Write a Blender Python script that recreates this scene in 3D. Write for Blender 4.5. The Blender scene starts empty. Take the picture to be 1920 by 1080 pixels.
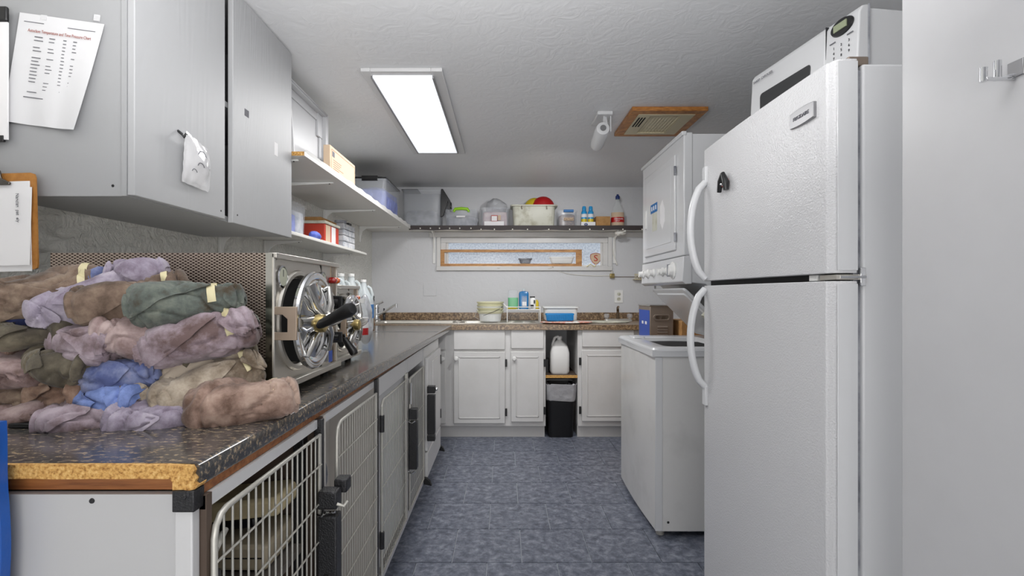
import bpy, bmesh, math, random
from math import pi, sin, cos, radians
from mathutils import Vector, Matrix, Euler, noise

random.seed(7)
SC = bpy.context.scene
COL = SC.collection
# ------------------------------------------------------------------ camera
cam_d = bpy.data.cameras.new('camera'); cam = bpy.data.objects.new('camera', cam_d); COL.objects.link(cam)
cam.location = (0, 0, 1.17); cam.rotation_euler = (pi/2, 0, 0)
cam_d.sensor_width = 36; cam_d.lens = 931/1920*36
cam_d.shift_x = 15/1920; cam_d.shift_y = 10/1920
cam_d.clip_start = .02
SC.camera = cam
# ------------------------------------------------------------------ light
SC.view_settings.view_transform = 'Standard'; SC.view_settings.look = 'None'
SC.view_settings.exposure = 0.20; SC.view_settings.gamma = 1; SC.view_settings.use_curve_mapping = False
W = bpy.data.worlds.new('world'); SC.world = W; W.use_nodes = True
W.node_tree.nodes['Background'].inputs[0].default_value = (.90, .95, 1, 1)
W.node_tree.nodes['Background'].inputs[1].default_value = 1.45
def area(name, loc, rot, sx, sy, power, col=(1, 1, 1)):
    l = bpy.data.lights.new(name, 'AREA'); l.shape = 'RECTANGLE'; l.size = sx; l.size_y = sy; l.energy = power; l.color = col
    o = bpy.data.objects.new(name, l); o.location = loc; o.rotation_euler = rot; COL.objects.link(o); return o
area('room_lamp_light', (-.46, 2.86, 2.125), (0, 0, 0), .24, 1.1, 14.5, (1, .99, .98))
area('ceiling_fill', (-.2, .55, 1.70), (radians(152), 0, 0), .6, .6, 20, (1, .99, .98))  # added uplight out of view, brightens the ceiling like a bounced flash
sp = bpy.data.lights.new('far_end_fill', 'SPOT'); sp.energy = 31; sp.spot_size = radians(150); sp.spot_blend = 1; sp.shadow_soft_size = .04  # added fill for the far end; the spot lamp itself is off
spo = bpy.data.objects.new('far_end_fill', sp); spo.location = (.53, 3.12, 2.0); spo.rotation_euler = (radians(42), 0, radians(12)); COL.objects.link(spo)
area('rear_fill', (.2, -1.35, 1.0), (radians(90), 0, radians(6)), 2.0, 1.3, 25, (1, .98, .96))  # added unseen fill panel behind the camera, not a modelled lamp
sun = bpy.data.lights.new('sun', 'SUN'); sun.energy = 5; sun.angle = radians(1); sun.color = (1, .95, .86)
so_ = bpy.data.objects.new('sun', sun); so_.rotation_euler = (radians(-33), 0, radians(12)); COL.objects.link(so_)

def lin(c):
    return tuple((x/255/12.92 if x/255 <= .04045 else ((x/255+.055)/1.055)**2.4) for x in c) + (1,)

# ------------------------------------------------------------------ materials
def M(name, col, rough=.5, metal=0, bump=None, var=None, alpha=1, trans=0, coat=0, emis=None, vscale=None, ior=None, detail=4):
    m = bpy.data.materials.new(name); m.use_nodes = True
    nt = m.node_tree; b = nt.nodes['Principled BSDF']
    b.inputs['Base Color'].default_value = lin(col)
    b.inputs['Roughness'].default_value = rough; b.inputs['Metallic'].default_value = metal
    b.inputs['Alpha'].default_value = alpha; b.inputs['Transmission Weight'].default_value = trans
    b.inputs['Coat Weight'].default_value = coat
    if ior: b.inputs['IOR'].default_value = ior
    if emis:
        b.inputs['Emission Color'].default_value = lin(emis[0]); b.inputs['Emission Strength'].default_value = emis[1]
    pos = None
    def P():
        nonlocal pos
        if pos is None:
            g = nt.nodes.new('ShaderNodeNewGeometry'); pos = g.outputs['Position']
            if vscale:
                mm = nt.nodes.new('ShaderNodeVectorMath'); mm.operation = 'MULTIPLY'; mm.inputs[1].default_value = vscale
                nt.links.new(pos, mm.inputs[0]); pos = mm.outputs[0]
        return pos
    if var:   # list of (position, colour), scale [, detail]
        stops, sc = var[0], var[1]
        n = nt.nodes.new('ShaderNodeTexNoise'); n.inputs['Scale'].default_value = sc; n.inputs['Detail'].default_value = var[2] if len(var) > 2 else 5
        n.inputs['Roughness'].default_value = .62
        nt.links.new(P(), n.inputs['Vector'])
        r = nt.nodes.new('ShaderNodeValToRGB'); e = r.color_ramp.elements
        while len(e) < len(stops): e.new(.5)
        for i, (p, c) in enumerate(stops): e[i].position = p; e[i].color = lin(c)
        nt.links.new(n.outputs[0], r.inputs[0]); nt.links.new(r.outputs[0], b.inputs['Base Color'])
    if bump:
        n = nt.nodes.new('ShaderNodeTexNoise'); n.inputs['Scale'].default_value = bump[0]; n.inputs['Detail'].default_value = detail
        if len(bump) > 3: n.inputs['Distortion'].default_value = bump[3]
        nt.links.new(P(), n.inputs['Vector'])
        bp = nt.nodes.new('ShaderNodeBump'); bp.inputs['Strength'].default_value = bump[1]; bp.inputs['Distance'].default_value = bump[2]
        nt.links.new(n.outputs[0], bp.inputs['Height']); nt.links.new(bp.outputs[0], b.inputs['Normal'])
    return m

m_wall = M('wall_paint', (206, 207, 210), .42, bump=(16, .5, .004, 1.2), detail=6)
m_wall_l = M('left_wall_paint', (236, 236, 230), .25, bump=(26, 1, .02, 2.2), detail=6)
m_ceil = M('ceiling_paint', (222, 223, 225), .42, bump=(14, .38, .006, 1.8), detail=6)
m_white = M('white_paint', (206, 206, 207), .35, bump=(30, .1, .002))
m_whitew = M('white_cabinet_paint', (214, 213, 211), .36, var=([(.3, (206, 205, 203)), (.7, (219, 218, 217))], 3), bump=(40, .12, .001))
m_shelf = M('white_melamine', (226, 225, 220), .35)
m_door = M('white_door_paint', (200, 200, 202), .3, var=([(.3, (196, 196, 198)), (.7, (204, 204, 206))], 2.2), bump=(5, .1, .003))
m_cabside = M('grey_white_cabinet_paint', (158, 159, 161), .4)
m_endpan = M('end_panel_paint', (190, 190, 191), .4)
m_enam = M('white_enamel', (214, 215, 217), .22, coat=.2)
m_enam2 = M('worn_white_enamel', (210, 209, 207), .25, var=([(.32, (212, 211, 209)), (.5, (222, 221, 219)), (.8, (224, 223, 221))], 4))
m_fridge = M('pebbled_white_enamel', (214, 214, 216), .24, bump=(230, .75, .002), detail=2)
m_plast = M('white_plastic', (232, 232, 230), .35)
m_glosswhite = M('gloss_white_plastic', (214, 215, 217), .2)
m_traywhite = M('dull_white_plastic', (184, 185, 188), .35)
m_black = M('black_plastic', (22, 22, 24), .35)
m_blackm = M('black_hammered_metal', (52, 52, 54), .35, .5, bump=(260, .8, .002))
m_rubber = M('black_rubber', (18, 18, 19), .6)
m_chrome = M('chrome', (225, 226, 228), .08, 1)
m_chromew = M('worn_chrome', (205, 203, 198), .18, 1, bump=(8, .08, .003))
m_steel = M('brushed_steel', (204, 200, 192), .36, .78, bump=(60, .1, .001), vscale=(1, 1, 12))
m_steelb = M('brown_stained_steel', (140, 122, 104), .3, .9, var=([(.35, (96, 76, 60)), (.6, (160, 146, 130))], 14), vscale=(3, 3, 1))
m_wire = M('galvanised_wire', (196, 194, 186), .38, .45)
m_brass = M('brass', (196, 176, 120), .3, 1)
m_grout = M('grout', (168, 172, 180), .8)
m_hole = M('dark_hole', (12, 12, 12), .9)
m_parti = M('particleboard', (196, 146, 76), .85, var=([(.3, (140, 92, 40)), (.5, (206, 158, 88)), (.7, (228, 190, 124))], 160, 3), bump=(170, .6, .003))
m_wood = M('reddish_wood', (140, 84, 40), .5, var=([(.3, (104, 58, 26)), (.55, (150, 94, 50)), (.8, (176, 118, 66))], 7), vscale=(1, 12, 14))
m_trimwood = M('varnished_oak', (176, 116, 52), .4, var=([(.3, (140, 84, 34)), (.6, (186, 126, 62)), (.8, (206, 150, 84))], 14), vscale=(2, 2, 8))
m_winwood = M('window_sash_wood', (190, 138, 80), .5, var=([(.3, (150, 100, 56)), (.6, (202, 150, 90)), (.8, (222, 180, 124))], 12), vscale=(1, 4, 6))
m_brownpan = M('brown_hardboard', (84, 70, 60), .7)
m_beige = M('beige_plastic', (206, 190, 150), .5)
m_beiged = M('aged_beige_plastic', (170, 158, 134), .5)
m_card = M('cardboard', (176, 134, 84), .85, var=([(.4, (166, 124, 76)), (.6, (184, 142, 92))], 20))
m_cardpale = M('pale_cardboard', (204, 180, 154), .8)
m_paper = M('white_paper', (214, 214, 216), .75)
m_paperb = M('bright_paper', (232, 231, 232), .75)
m_ink = M('ink', (40, 40, 44), .8)
m_inkgrey = M('grey_ink', (104, 104, 110), .8)
m_inkred = M('red_ink', (150, 66, 46), .8)
m_clip = M('clipboard_hardboard', (172, 116, 52), .6, var=([(.3, (158, 104, 44)), (.7, (184, 128, 62))], 60))
m_clipm = M('dark_clip_steel', (104, 100, 96), .2, 1)
m_clear = M('clear_plastic', (220, 224, 232), .18, alpha=.17)
m_clear2 = M('cloudy_clear_plastic', (214, 218, 224), .22, alpha=.26)
m_glass = M('clear_glass', (236, 242, 242), .04, alpha=.22)
m_jug = M('translucent_jug_plastic', (222, 230, 232), .25, alpha=.62)
m_film = M('clear_film', (236, 236, 238), .1, alpha=.42, bump=(30, .6, .004))
m_bag = M('grey_plastic_bag', (196, 198, 202), .2, alpha=.85, bump=(26, 1, .012))
m_liner = M('clear_bin_liner', (214, 214, 218), .2, alpha=.55, bump=(24, 1, .01))
m_bluec = M('blue_cloth_contents', (80, 96, 190), .7, var=([(.35, (56, 74, 170)), (.65, (120, 140, 224))], 18))
m_whitec = M('white_contents', (216, 218, 222), .7, var=([(.35, (170, 176, 186)), (.65, (232, 232, 234))], 25))
m_greyc = M('grey_contents', (140, 142, 148), .7, var=([(.35, (110, 112, 120)), (.65, (172, 174, 180))], 14))
m_pinkc = M('pink_contents', (196, 170, 172), .7, var=([(.35, (176, 146, 150)), (.65, (214, 198, 198))], 16))
m_kibble = M('brown_kibble', (120, 98, 88), .8, var=([(.4, (92, 72, 62)), (.6, (146, 122, 108))], 90))
m_red = M('red_plastic', (180, 22, 26), .35)
m_redbox = M('red_box', (190, 62, 44), .5)
m_yellow = M('yellow_plastic', (214, 190, 40), .4)
m_lime = M('lime_plastic', (150, 208, 24), .35)
m_cream = M('cream_plastic', (206, 206, 192), .4, var=([(.32, (170, 166, 144)), (.5, (208, 208, 194))], 9))
m_pail = M('cream_pail_plastic', (226, 224, 190), .4)
m_pailw = M('white_pail_plastic', (222, 224, 222), .4)
m_blue = M('blue_plastic', (20, 130, 196), .4)
m_bluelab = M('blue_label', (50, 84, 176), .5)
m_bluetag = M('blue_tag', (30, 110, 176), .5)
m_bluedk = M('dark_blue_cap', (26, 50, 110), .4)
m_bluebag = M('blue_sheet_plastic', (24, 84, 168), .4, bump=(20, .5, .01))
m_green = M('green_liquid', (112, 190, 140), .2, alpha=.85)
m_bluel = M('blue_liquid', (20, 110, 170), .25)
m_canblue = M('spray_can_blue', (40, 150, 210), .3)
m_amber = M('amber_plastic', (110, 76, 46), .3)
m_redglass = M('red_lens', (150, 18, 16), .1, coat=.5)
m_orglass = M('orange_lens', (216, 96, 24), .1, coat=.5)
m_gauge = M('gauge_dial', (190, 192, 172), .3)
m_bronze = M('bronze_grey_metal', (146, 132, 120), .4, .55)
m_lamp = M('lamp_diffuser', (240, 242, 246), .5, emis=((232, 236, 244), .78))
m_almond = M('almond_plastic', (206, 196, 166), .5)
m_lcd = M('lcd_screen', (150, 158, 130), .3)
m_micwin = M('smoked_door_window', (56, 57, 58), .12)
m_silver = M('silver_badge', (150, 150, 152), .35, .8)
m_dark = M('dark_garland', (52, 44, 44), .6)
m_bead = M('bead_white', (250, 246, 236), .3)
m_tape = M('autoclave_tape', (214, 204, 164), .6)
m_cloth_o = M('orange_white_cloth', (226, 214, 204), .9, var=([(.42, (232, 228, 222)), (.56, (222, 120, 88)), (.62, (236, 232, 226))], 14), bump=(60, .8, .01))
m_acry = M('grey_acrylic', (168, 168, 170), .2, alpha=.85)
m_floormat = M('kennel_floor', (104, 98, 92), .7)
m_kenwall = M('kennel_inside', (208, 203, 196), .5)
m_cord = M('white_cord', (222, 220, 214), .5)
m_outwall = M('outside_galvanised_wall', (150, 164, 180), .6, var=([(.35, (128, 140, 154)), (.65, (190, 198, 206))], 60))
m_steelbox = M('polished_steel', (196, 194, 188), .16, 1)

# worn speckled laminates
def speckle(name, base, cols, sc, rough, stretch=(1, 1, 1)):
    m = bpy.data.materials.new(name); m.use_nodes = True; nt = m.node_tree; b = nt.nodes['Principled BSDF']; b.inputs['Roughness'].default_value = rough; b.inputs['IOR'].default_value = 1.7
    g = nt.nodes.new('ShaderNodeNewGeometry'); mm = nt.nodes.new('ShaderNodeVectorMath'); mm.operation = 'MULTIPLY'; mm.inputs[1].default_value = stretch
    nt.links.new(g.outputs['Position'], mm.inputs[0])
    n = nt.nodes.new('ShaderNodeTexNoise'); n.inputs['Scale'].default_value = sc; n.inputs['Detail'].default_value = 6; n.inputs['Roughness'].default_value = .7
    nt.links.new(mm.outputs[0], n.inputs['Vector'])
    r = nt.nodes.new('ShaderNodeValToRGB'); e = r.color_ramp.elements
    while len(e) < len(cols): e.new(.5)
    for i, (p, c) in enumerate(cols): e[i].position = p; e[i].color = lin(c)
    nt.links.new(n.outputs[0], r.inputs[0]); nt.links.new(r.outputs[0], b.inputs['Base Color'])
    return m
m_lam = speckle('dark_speckled_laminate', None, [(.3, (44, 44, 46)), (.48, (66, 66, 67)), (.55, (96, 90, 84)), (.61, (156, 136, 108)), (.74, (186, 170, 146))], 105, .17, (.55, 1.1, 1))
m_lamb = speckle('brown_speckled_laminate', None, [(.3, (50, 38, 28)), (.45, (104, 82, 60)), (.55, (146, 120, 90)), (.7, (196, 178, 146))], 60, .3)
# floor tile: blue grey slate print
m_tile = bpy.data.materials.new('blue_grey_tile'); m_tile.use_nodes = True
nt = m_tile.node_tree; b = nt.nodes['Principled BSDF']; b.inputs['Roughness'].default_value = .42
g = nt.nodes.new('ShaderNodeNewGeometry'); oi = nt.nodes.new('ShaderNodeObjectInfo')
vm = nt.nodes.new('ShaderNodeVectorMath'); vm.operation = 'ADD'
sc3 = nt.nodes.new('ShaderNodeVectorMath'); sc3.operation = 'SCALE'; sc3.inputs['Scale'].default_value = 3
nt.links.new(oi.outputs['Location'], sc3.inputs[0]); nt.links.new(g.outputs['Position'], vm.inputs[0]); nt.links.new(sc3.outputs[0], vm.inputs[1])
n = nt.nodes.new('ShaderNodeTexNoise'); n.inputs['Scale'].default_value = 24; n.inputs['Detail'].default_value = 10; n.inputs['Roughness'].default_value = .72; n.inputs['Distortion'].default_value = .3
nt.links.new(vm.outputs[0], n.inputs['Vector'])
r = nt.nodes.new('ShaderNodeValToRGB'); e = r.color_ramp.elements; e.new(.5); e.new(.6)
for i, (p, c) in enumerate([(.3, (62, 66, 80)), (.46, (98, 103, 117)), (.54, (118, 123, 136)), (.7, (158, 162, 174))]): e[i].position = p; e[i].color = lin(c)
nt.links.new(n.outputs[0], r.inputs[0]); nt.links.new(r.outputs[0], b.inputs['Base Color'])
bp = nt.nodes.new('ShaderNodeBump'); bp.inputs['Strength'].default_value = .25; bp.inputs['Distance'].default_value = .003
nt.links.new(n.outputs[0], bp.inputs['Height']); nt.links.new(bp.outputs[0], b.inputs['Normal'])
# expanded metal side of the sterilizer: embossed diamonds
m_mesh = bpy.data.materials.new('embossed_diamond_metal'); m_mesh.use_nodes = True
nt = m_mesh.node_tree; b = nt.nodes['Principled BSDF']; b.inputs['Roughness'].default_value = .3; b.inputs['Metallic'].default_value = .85
g = nt.nodes.new('ShaderNodeNewGeometry'); sx = nt.nodes.new('ShaderNodeSeparateXYZ'); nt.links.new(g.outputs['Position'], sx.inputs[0])
def mth(op, a, bb=None, nt=nt):
    x = nt.nodes.new('ShaderNodeMath'); x.operation = op
    for i, q in enumerate((a, bb)):
        if q is None: continue
        if isinstance(q, (int, float)): x.inputs[i].default_value = q
        else: nt.links.new(q, x.inputs[i])
    return x.outputs[0]
ua = mth('MULTIPLY', sx.outputs[0], pi/.0125); va = mth('MULTIPLY', sx.outputs[2], pi/.0072)
p1 = mth('ABSOLUTE', mth('SINE', mth('ADD', ua, va))); p2 = mth('ABSOLUTE', mth('SINE', mth('SUBTRACT', ua, va)))
dia = mth('MULTIPLY', p1, p2)
r = nt.nodes.new('ShaderNodeValToRGB'); e = r.color_ramp.elements
e[0].position = .15; e[0].color = lin((196, 180, 168)); e[1].position = .6; e[1].color = lin((84, 72, 66))
nt.links.new(dia, r.inputs[0]); nt.links.new(r.outputs[0], b.inputs['Base Color'])
bp = nt.nodes.new('ShaderNodeBump'); bp.inputs['Strength'].default_value = .5; bp.inputs['Distance'].default_value = .002; bp.invert = True
nt.links.new(dia, bp.inputs['Height']); nt.links.new(bp.outputs[0], b.inputs['Normal'])
# white painted oak with cathedral grain
m_grain = bpy.data.materials.new('white_grained_door'); m_grain.use_nodes = True
nt = m_grain.node_tree; b = nt.nodes['Principled BSDF']; b.inputs['Roughness'].default_value = .5; b.inputs['Base Color'].default_value = lin((168, 169, 171))
g = nt.nodes.new('ShaderNodeNewGeometry'); mp = nt.nodes.new('ShaderNodeVectorMath'); mp.operation = 'MULTIPLY'; mp.inputs[1].default_value = (0, 1, .13)
nt.links.new(g.outputs['Position'], mp.inputs[0])
wv = nt.nodes.new('ShaderNodeTexNoise'); wv.inputs['Scale'].default_value = 6; wv.inputs['Detail'].default_value = 1.5; wv.inputs['Distortion'].default_value = .3
nt.links.new(mp.outputs[0], wv.inputs['Vector'])
rings = nt.nodes.new('ShaderNodeMath'); rings.operation = 'MULTIPLY'; rings.inputs[1].default_value = 130; nt.links.new(wv.outputs[0], rings.inputs[0])
sn = nt.nodes.new('ShaderNodeMath'); sn.operation = 'SINE'; nt.links.new(rings.outputs[0], sn.inputs[0])
bp = nt.nodes.new('ShaderNodeBump'); bp.inputs['Strength'].default_value = .14; bp.inputs['Distance'].default_value = .001
nt.links.new(sn.outputs[0], bp.inputs['Height']); nt.links.new(bp.outputs[0], b.inputs['Normal'])

# ------------------------------------------------------------------ geometry
class G:
    def __init__(s): s.v = []; s.f = []
    def add(s, v, f, mx=None):
        o = len(s.v)
        s.v += [tuple(mx @ Vector(p)) if mx else tuple(p) for p in v]
        s.f += [tuple(i+o for i in q) for q in f]; return s
    def box(s, x0, x1, y0, y1, z0, z1, mx=None):
        v = [(x0, y0, z0), (x1, y0, z0), (x1, y1, z0), (x0, y1, z0), (x0, y0, z1), (x1, y0, z1), (x1, y1, z1), (x0, y1, z1)]
        return s.add(v, [(0, 3, 2, 1), (4, 5, 6, 7), (0, 1, 5, 4), (1, 2, 6, 5), (2, 3, 7, 6), (3, 0, 4, 7)], mx)
    def tube(s, pts, r, n=8, closed=False, mx=None, caps=True):
        pts = [Vector(p) for p in pts]; N = len(pts)
        rs = r if isinstance(r, (list, tuple)) else [r]*N
        v = []; prev = None
        for i, p in enumerate(pts):
            if closed: t = pts[(i+1) % N]-pts[i-1]
            else: t = pts[min(i+1, N-1)]-pts[max(i-1, 0)]
            t.normalize()
            if prev is None:
                a = Vector((0, 0, 1)) if abs(t.z) < .9 else Vector((1, 0, 0))
                u = t.cross(a).normalized()
            else:
                u = (prev - t*prev.dot(t)).normalized()
            prev = u; w = t.cross(u)
            for k in range(n):
                a = 2*pi*k/n; v.append(p + (u*cos(a)+w*sin(a))*rs[i])
        f = []
        for i in range(N if closed else N-1):
            j = (i+1) % N
            for k in range(n):
                l = (k+1) % n; f.append((i*n+k, j*n+k, j*n+l, i*n+l))
        if not closed and caps:
            f.append(tuple(range(n))); f.append(tuple((N-1)*n+k for k in reversed(range(n))))
        return s.add(v, f, mx)
    def cyl(s, p0, p1, r0, r1=None, n=20, mx=None):
        return s.tube([p0, p1], [r0, r0 if r1 is None else r1], n, mx=mx)
    def lathe(s, prof, c=(0, 0, 0), n=24, sx=1, sy=1, mx=None, close=False):
        v = []; f = []
        for r, z in prof:
            for k in range(n):
                a = 2*pi*k/n; v.append((c[0]+r*cos(a)*sx, c[1]+r*sin(a)*sy, c[2]+z))
        m = len(prof)
        for i in range(m if close else m-1):
            j = (i+1) % m
            for k in range(n):
                l = (k+1) % n; f.append((i*n+k, i*n+l, j*n+l, j*n+k))
        if not close:
            f.append(tuple(reversed(range(n)))); f.append(tuple((m-1)*n+k for k in range(n)))
        return s.add(v, f, mx)
    def loft(s, rings, mx=None, seg=4, close=False):
        # rings: (cx, cy, z, half_x, half_y, corner_radius)
        v = []; n = 4*(seg+1)
        for cx, cy, z, a, bb, r in rings:
            r = min(r, a*.999, bb*.999)
            for q, (ux, uy) in enumerate(((1, 1), (-1, 1), (-1, -1), (1, -1))):
                for k in range(seg+1):
                    t = pi/2*q + pi/2*k/seg
                    v.append((cx+ux*(a-r)+r*cos(t), cy+uy*(bb-r)+r*sin(t), z))
        f = []; m = len(rings)
        for i in range(m if close else m-1):
            j = (i+1) % m
            for k in range(n):
                l = (k+1) % n; f.append((i*n+k, i*n+l, j*n+l, j*n+k))
        if not close:
            f.append(tuple(reversed(range(n)))); f.append(tuple((m-1)*n+k for k in range(n)))
        return s.add(v, f, mx)
    def prism(s, poly, axis, a0, a1, mx=None):
        # poly: 2-D outline in the two axes left over (in x,y,z order)
        def p3(p, a):
            return {'x': (a, p[0], p[1]), 'y': (p[0], a, p[1]), 'z': (p[0], p[1], a)}[axis]
        n = len(poly); v = [p3(p, a0) for p in poly]+[p3(p, a1) for p in poly]
        f = [(i, (i+1) % n, n+(i+1) % n, n+i) for i in range(n)]+[tuple(reversed(range(n))), tuple(range(n, 2*n))]
        return s.add(v, f, mx)
    def ball(s, c, rx, ry=None, rz=None, n=16, m=10, mx=None):
        ry = rx if ry is None else ry; rz = rx if rz is None else rz
        v = [(c[0], c[1], c[2]-rz)]; f = []
        for i in range(1, m):
            t = -pi/2+pi*i/m
            for k in range(n):
                a = 2*pi*k/n; v.append((c[0]+rx*cos(t)*cos(a), c[1]+ry*cos(t)*sin(a), c[2]+rz*sin(t)))
        v.append((c[0], c[1], c[2]+rz)); L = len(v)-1
        for k in range(n):
            l = (k+1) % n; f.append((0, 1+l, 1+k)); f.append((L, 1+(m-2)*n+k, 1+(m-2)*n+l))
            for i in range(m-2): f.append((1+i*n+k, 1+i*n+l, 1+(i+1)*n+l, 1+(i+1)*n+k))
        return s.add(v, f, mx)

def mesh_obj(g, name, mat, off=(0, 0, 0), bevel=0, seg=2, flat=False, fix=True):
    me = bpy.data.meshes.new(name)
    me.from_pydata([(p[0]-off[0], p[1]-off[1], p[2]-off[2]) for p in g.v], [], g.f)
    if fix:
        bm = bmesh.new(); bm.from_mesh(me); bmesh.ops.recalc_face_normals(bm, faces=bm.faces); bm.to_mesh(me); bm.free()
    me.materials.append(mat)
    if not flat:
        me.shade_smooth(); me.set_sharp_from_angle(angle=radians(38))
    o = bpy.data.objects.new(name, me); COL.objects.link(o)
    if bevel:
        b = o.modifiers.new('bevel', 'BEVEL'); b.width = bevel; b.segments = seg; b.limit_method = 'ANGLE'; b.angle_limit = radians(40)
    return o
def tag(o, label=None, cat=None, group=None, kind=None):
    if label: o['label'] = label
    if cat: o['category'] = cat
    if group: o['group'] = group
    if kind: o['kind'] = kind
    return o
def T(name, label, cat, loc, rz=0, group=None, rot=None):
    o = bpy.data.objects.new(name, None); COL.objects.link(o); o.location = loc
    o.rotation_euler = rot if rot else (0, 0, rz); o.empty_display_size = .05
    return tag(o, label, cat, group)
def top_of(o):
    while o.parent: o = o.parent
    return o
def P(g, name, mat, parent, local=False, label=None, kind=None, **k):
    off = (0, 0, 0) if local else tuple(top_of(parent).location)
    o = mesh_obj(g, name, mat, off, **k); o.parent = parent
    return tag(o, label, kind=kind)
def S(g, name, mat, label, cat, group=None, kind=None, **k):
    xs = [p[0] for p in g.v]; ys = [p[1] for p in g.v]; zs = [p[2] for p in g.v]
    off = ((min(xs)+max(xs))/2, (min(ys)+max(ys))/2, min(zs))
    o = mesh_obj(g, name, mat, off, **k); o.location = off
    return tag(o, label, cat, group, kind)
def ST(g, name, mat, parent=None, **k):
    o = mesh_obj(g, name, mat, (0, 0, 0), **k)
    if parent: o.parent = parent
    else: o['kind'] = 'structure'
    return o
def box(*a): return G().box(*a)
def text(s, size, loc, rot, mat, parent, name='lettering', ext=.0004, local=False, align='CENTER', sx=1):
    c = bpy.data.curves.new(name, 'FONT'); c.body = s; c.size = size; c.extrude = ext; c.align_x = align; c.align_y = 'CENTER'; c.resolution_u = 3
    t = bpy.data.objects.new('tmp', c); me = bpy.data.meshes.new_from_object(t); me.name = name
    bpy.data.objects.remove(t); bpy.data.curves.remove(c)
    me.materials.clear(); me.materials.append(mat)
    o = bpy.data.objects.new(name, me); COL.objects.link(o); o.parent = parent
    off = Vector((0, 0, 0)) if local else Vector(top_of(parent).location)
    o.location = Vector(loc)-off; o.rotation_euler = rot; o.scale = (sx, 1, 1)
    return o
FC = (pi/2, 0, 0)          # facing the camera side (-Y)
FR = (pi/2, 0, pi/2)       # facing +X
FL = (pi/2, 0, -pi/2)      # facing -X
def arc(c, r, a0, a1, n, plane='xz'):
    out = []
    for i in range(n+1):
        a = a0+(a1-a0)*i/n; x, y = r*cos(a), r*sin(a)
        out.append({'xz': (c[0]+x, c[1], c[2]+y), 'yz': (c[0], c[1]+x, c[2]+y), 'xy': (c[0]+x, c[1]+y, c[2])}[plane])
    return out
def at(px, py, Y): return ((px-945)/931*Y, Y, 1.17-(py-550)/931*Y)
# ================================================================== ROOM
ZC = 2.175; XL = -1.25; XR = 1.5; YB = 4.7; YR = -1.6
ST(box(XL-.1, XR+.1, YR, YB+.1, -.06, -.006), 'floor', m_grout)
floor = bpy.data.objects['floor']
tile_mesh = {}
def tile(x0, x1, y0, y1):
    k = (round(x1-x0, 4), round(y1-y0, 4))
    if k not in tile_mesh:
        o = mesh_obj(box(-k[0]/2, k[0]/2, -k[1]/2, k[1]/2, -.006, 0), 'tile', m_tile, bevel=0); tile_mesh[k] = o
    else:
        o = tile_mesh[k].copy(); COL.objects.link(o)
    o.location = ((x0+x1)/2, (y0+y1)/2, 0); o.parent = floor
TS = .305; GR = .0022
for j in range(-5, 9):
    y0 = 2.16+TS*j; y1 = min(y0+TS, YB)
    if y1-y0 < .02: continue
    x = .078+(TS/2 if j % 2 else 0)-TS*5
    while x < XR:
        x0 = max(x, XL); x1 = min(x+TS, XR)
        if x1-x0 > .02: tile(x0+GR, x1-GR, y0+GR, y1-GR)
        x += TS
ST(box(XL-.1, XR+.1, YR, YB+.1, ZC, ZC+.08), 'ceiling', m_ceil)
ST(box(XL-.1, XL, YR, YB, 0, ZC), 'wall_left', m_wall_l)
ST(box(XR, XR+.1, YR, YB, 0, ZC), 'wall_right', m_wall)
ST(box(XL-.1, XR+.1, YR-.1, YR, 0, ZC), 'wall_rear', m_wall)
# back wall with the strip window opening
wx0, wx1, wz0, wz1 = -.60, .985, 1.425, 1.70
g = G(); g.box(XL-.1, wx0, YB, YB+.1, 0, ZC); g.box(wx1, XR+.1, YB, YB+.1, 0, ZC)
g.box(wx0, wx1, YB, YB+.1, 0, wz0); g.box(wx0, wx1, YB, YB+.1, wz1, ZC)
ST(g, 'wall_back', m_wall)
# window
g = G()
g.box(wx0-.035, wx1+.035, YB-.018, YB, wz1, wz1+.035); g.box(wx0-.035, wx0, YB-.018, YB, wz0-.02, wz1)
g.box(wx1, wx1+.035, YB-.018, YB, wz0-.02, wz1); g.box(wx0-.035, wx1+.035, YB-.03, YB, wz0-.04, wz0)
g.box(wx0, wx0+.05, YB+.012, YB+.05, wz0+.012, wz1-.05); g.box(wx1-.045, wx1, YB+.012, YB+.05, wz0+.012, wz1-.05)
g.box(wx0, wx1, YB+.012, YB+.05, wz1-.05, wz1); g.box(wx0, wx1, YB+.012, YB+.05, wz0, wz0+.012)
g.box(wx0+.05, wx0+.07, YB+.03, YB+.055, wz0+.012, wz1-.05); g.box(wx1-.065, wx1-.045, YB+.03, YB+.055, wz0+.012, wz1-.05)
win = ST(g, 'window_1', m_whitew, bevel=.003)
pane = ST(box(wx0+.04, wx1-.05, YB+.06, YB+.066, wz0+.005, wz1-.04), 'pane', m_clear, win)
g = G(); sx0, sx1, sz0, sz1 = at(826, 0, YB-.01)[0], at(1091, 0, YB-.01)[0], at(0, 500, YB)[2], at(0, 468, YB)[2]
g.box(sx0, sx1, YB-.012, YB+.01, sz1-.025, sz1); g.box(sx0, sx1, YB-.012, YB+.01, sz0, sz0+.028)
g.box(sx0, sx0+.035, YB-.012, YB+.01, sz0+.028, sz1-.025); g.box(sx1-.055, sx1, YB-.012, YB+.01, sz0+.028, sz1-.025)
ST(g, 'sash', m_winwood, win, bevel=.002)
ST(box(-1.6, 2.2, 5.35, 5.4, .6, 1.95), 'wall_outside', m_outwall)
# shelf cleat above the window
g = box(at(805, 0, YB)[0], at(1210, 0, YB)[0], YB-.02, YB, 1.70, 1.75)
ST(g, 'trim_1', m_whitew, bevel=.002)
# open door on the right, seen on its face
dr = ST(box(.745, .785, -.1, .931, .012, 2.06), 'door_1', m_door, bevel=.003)
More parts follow.
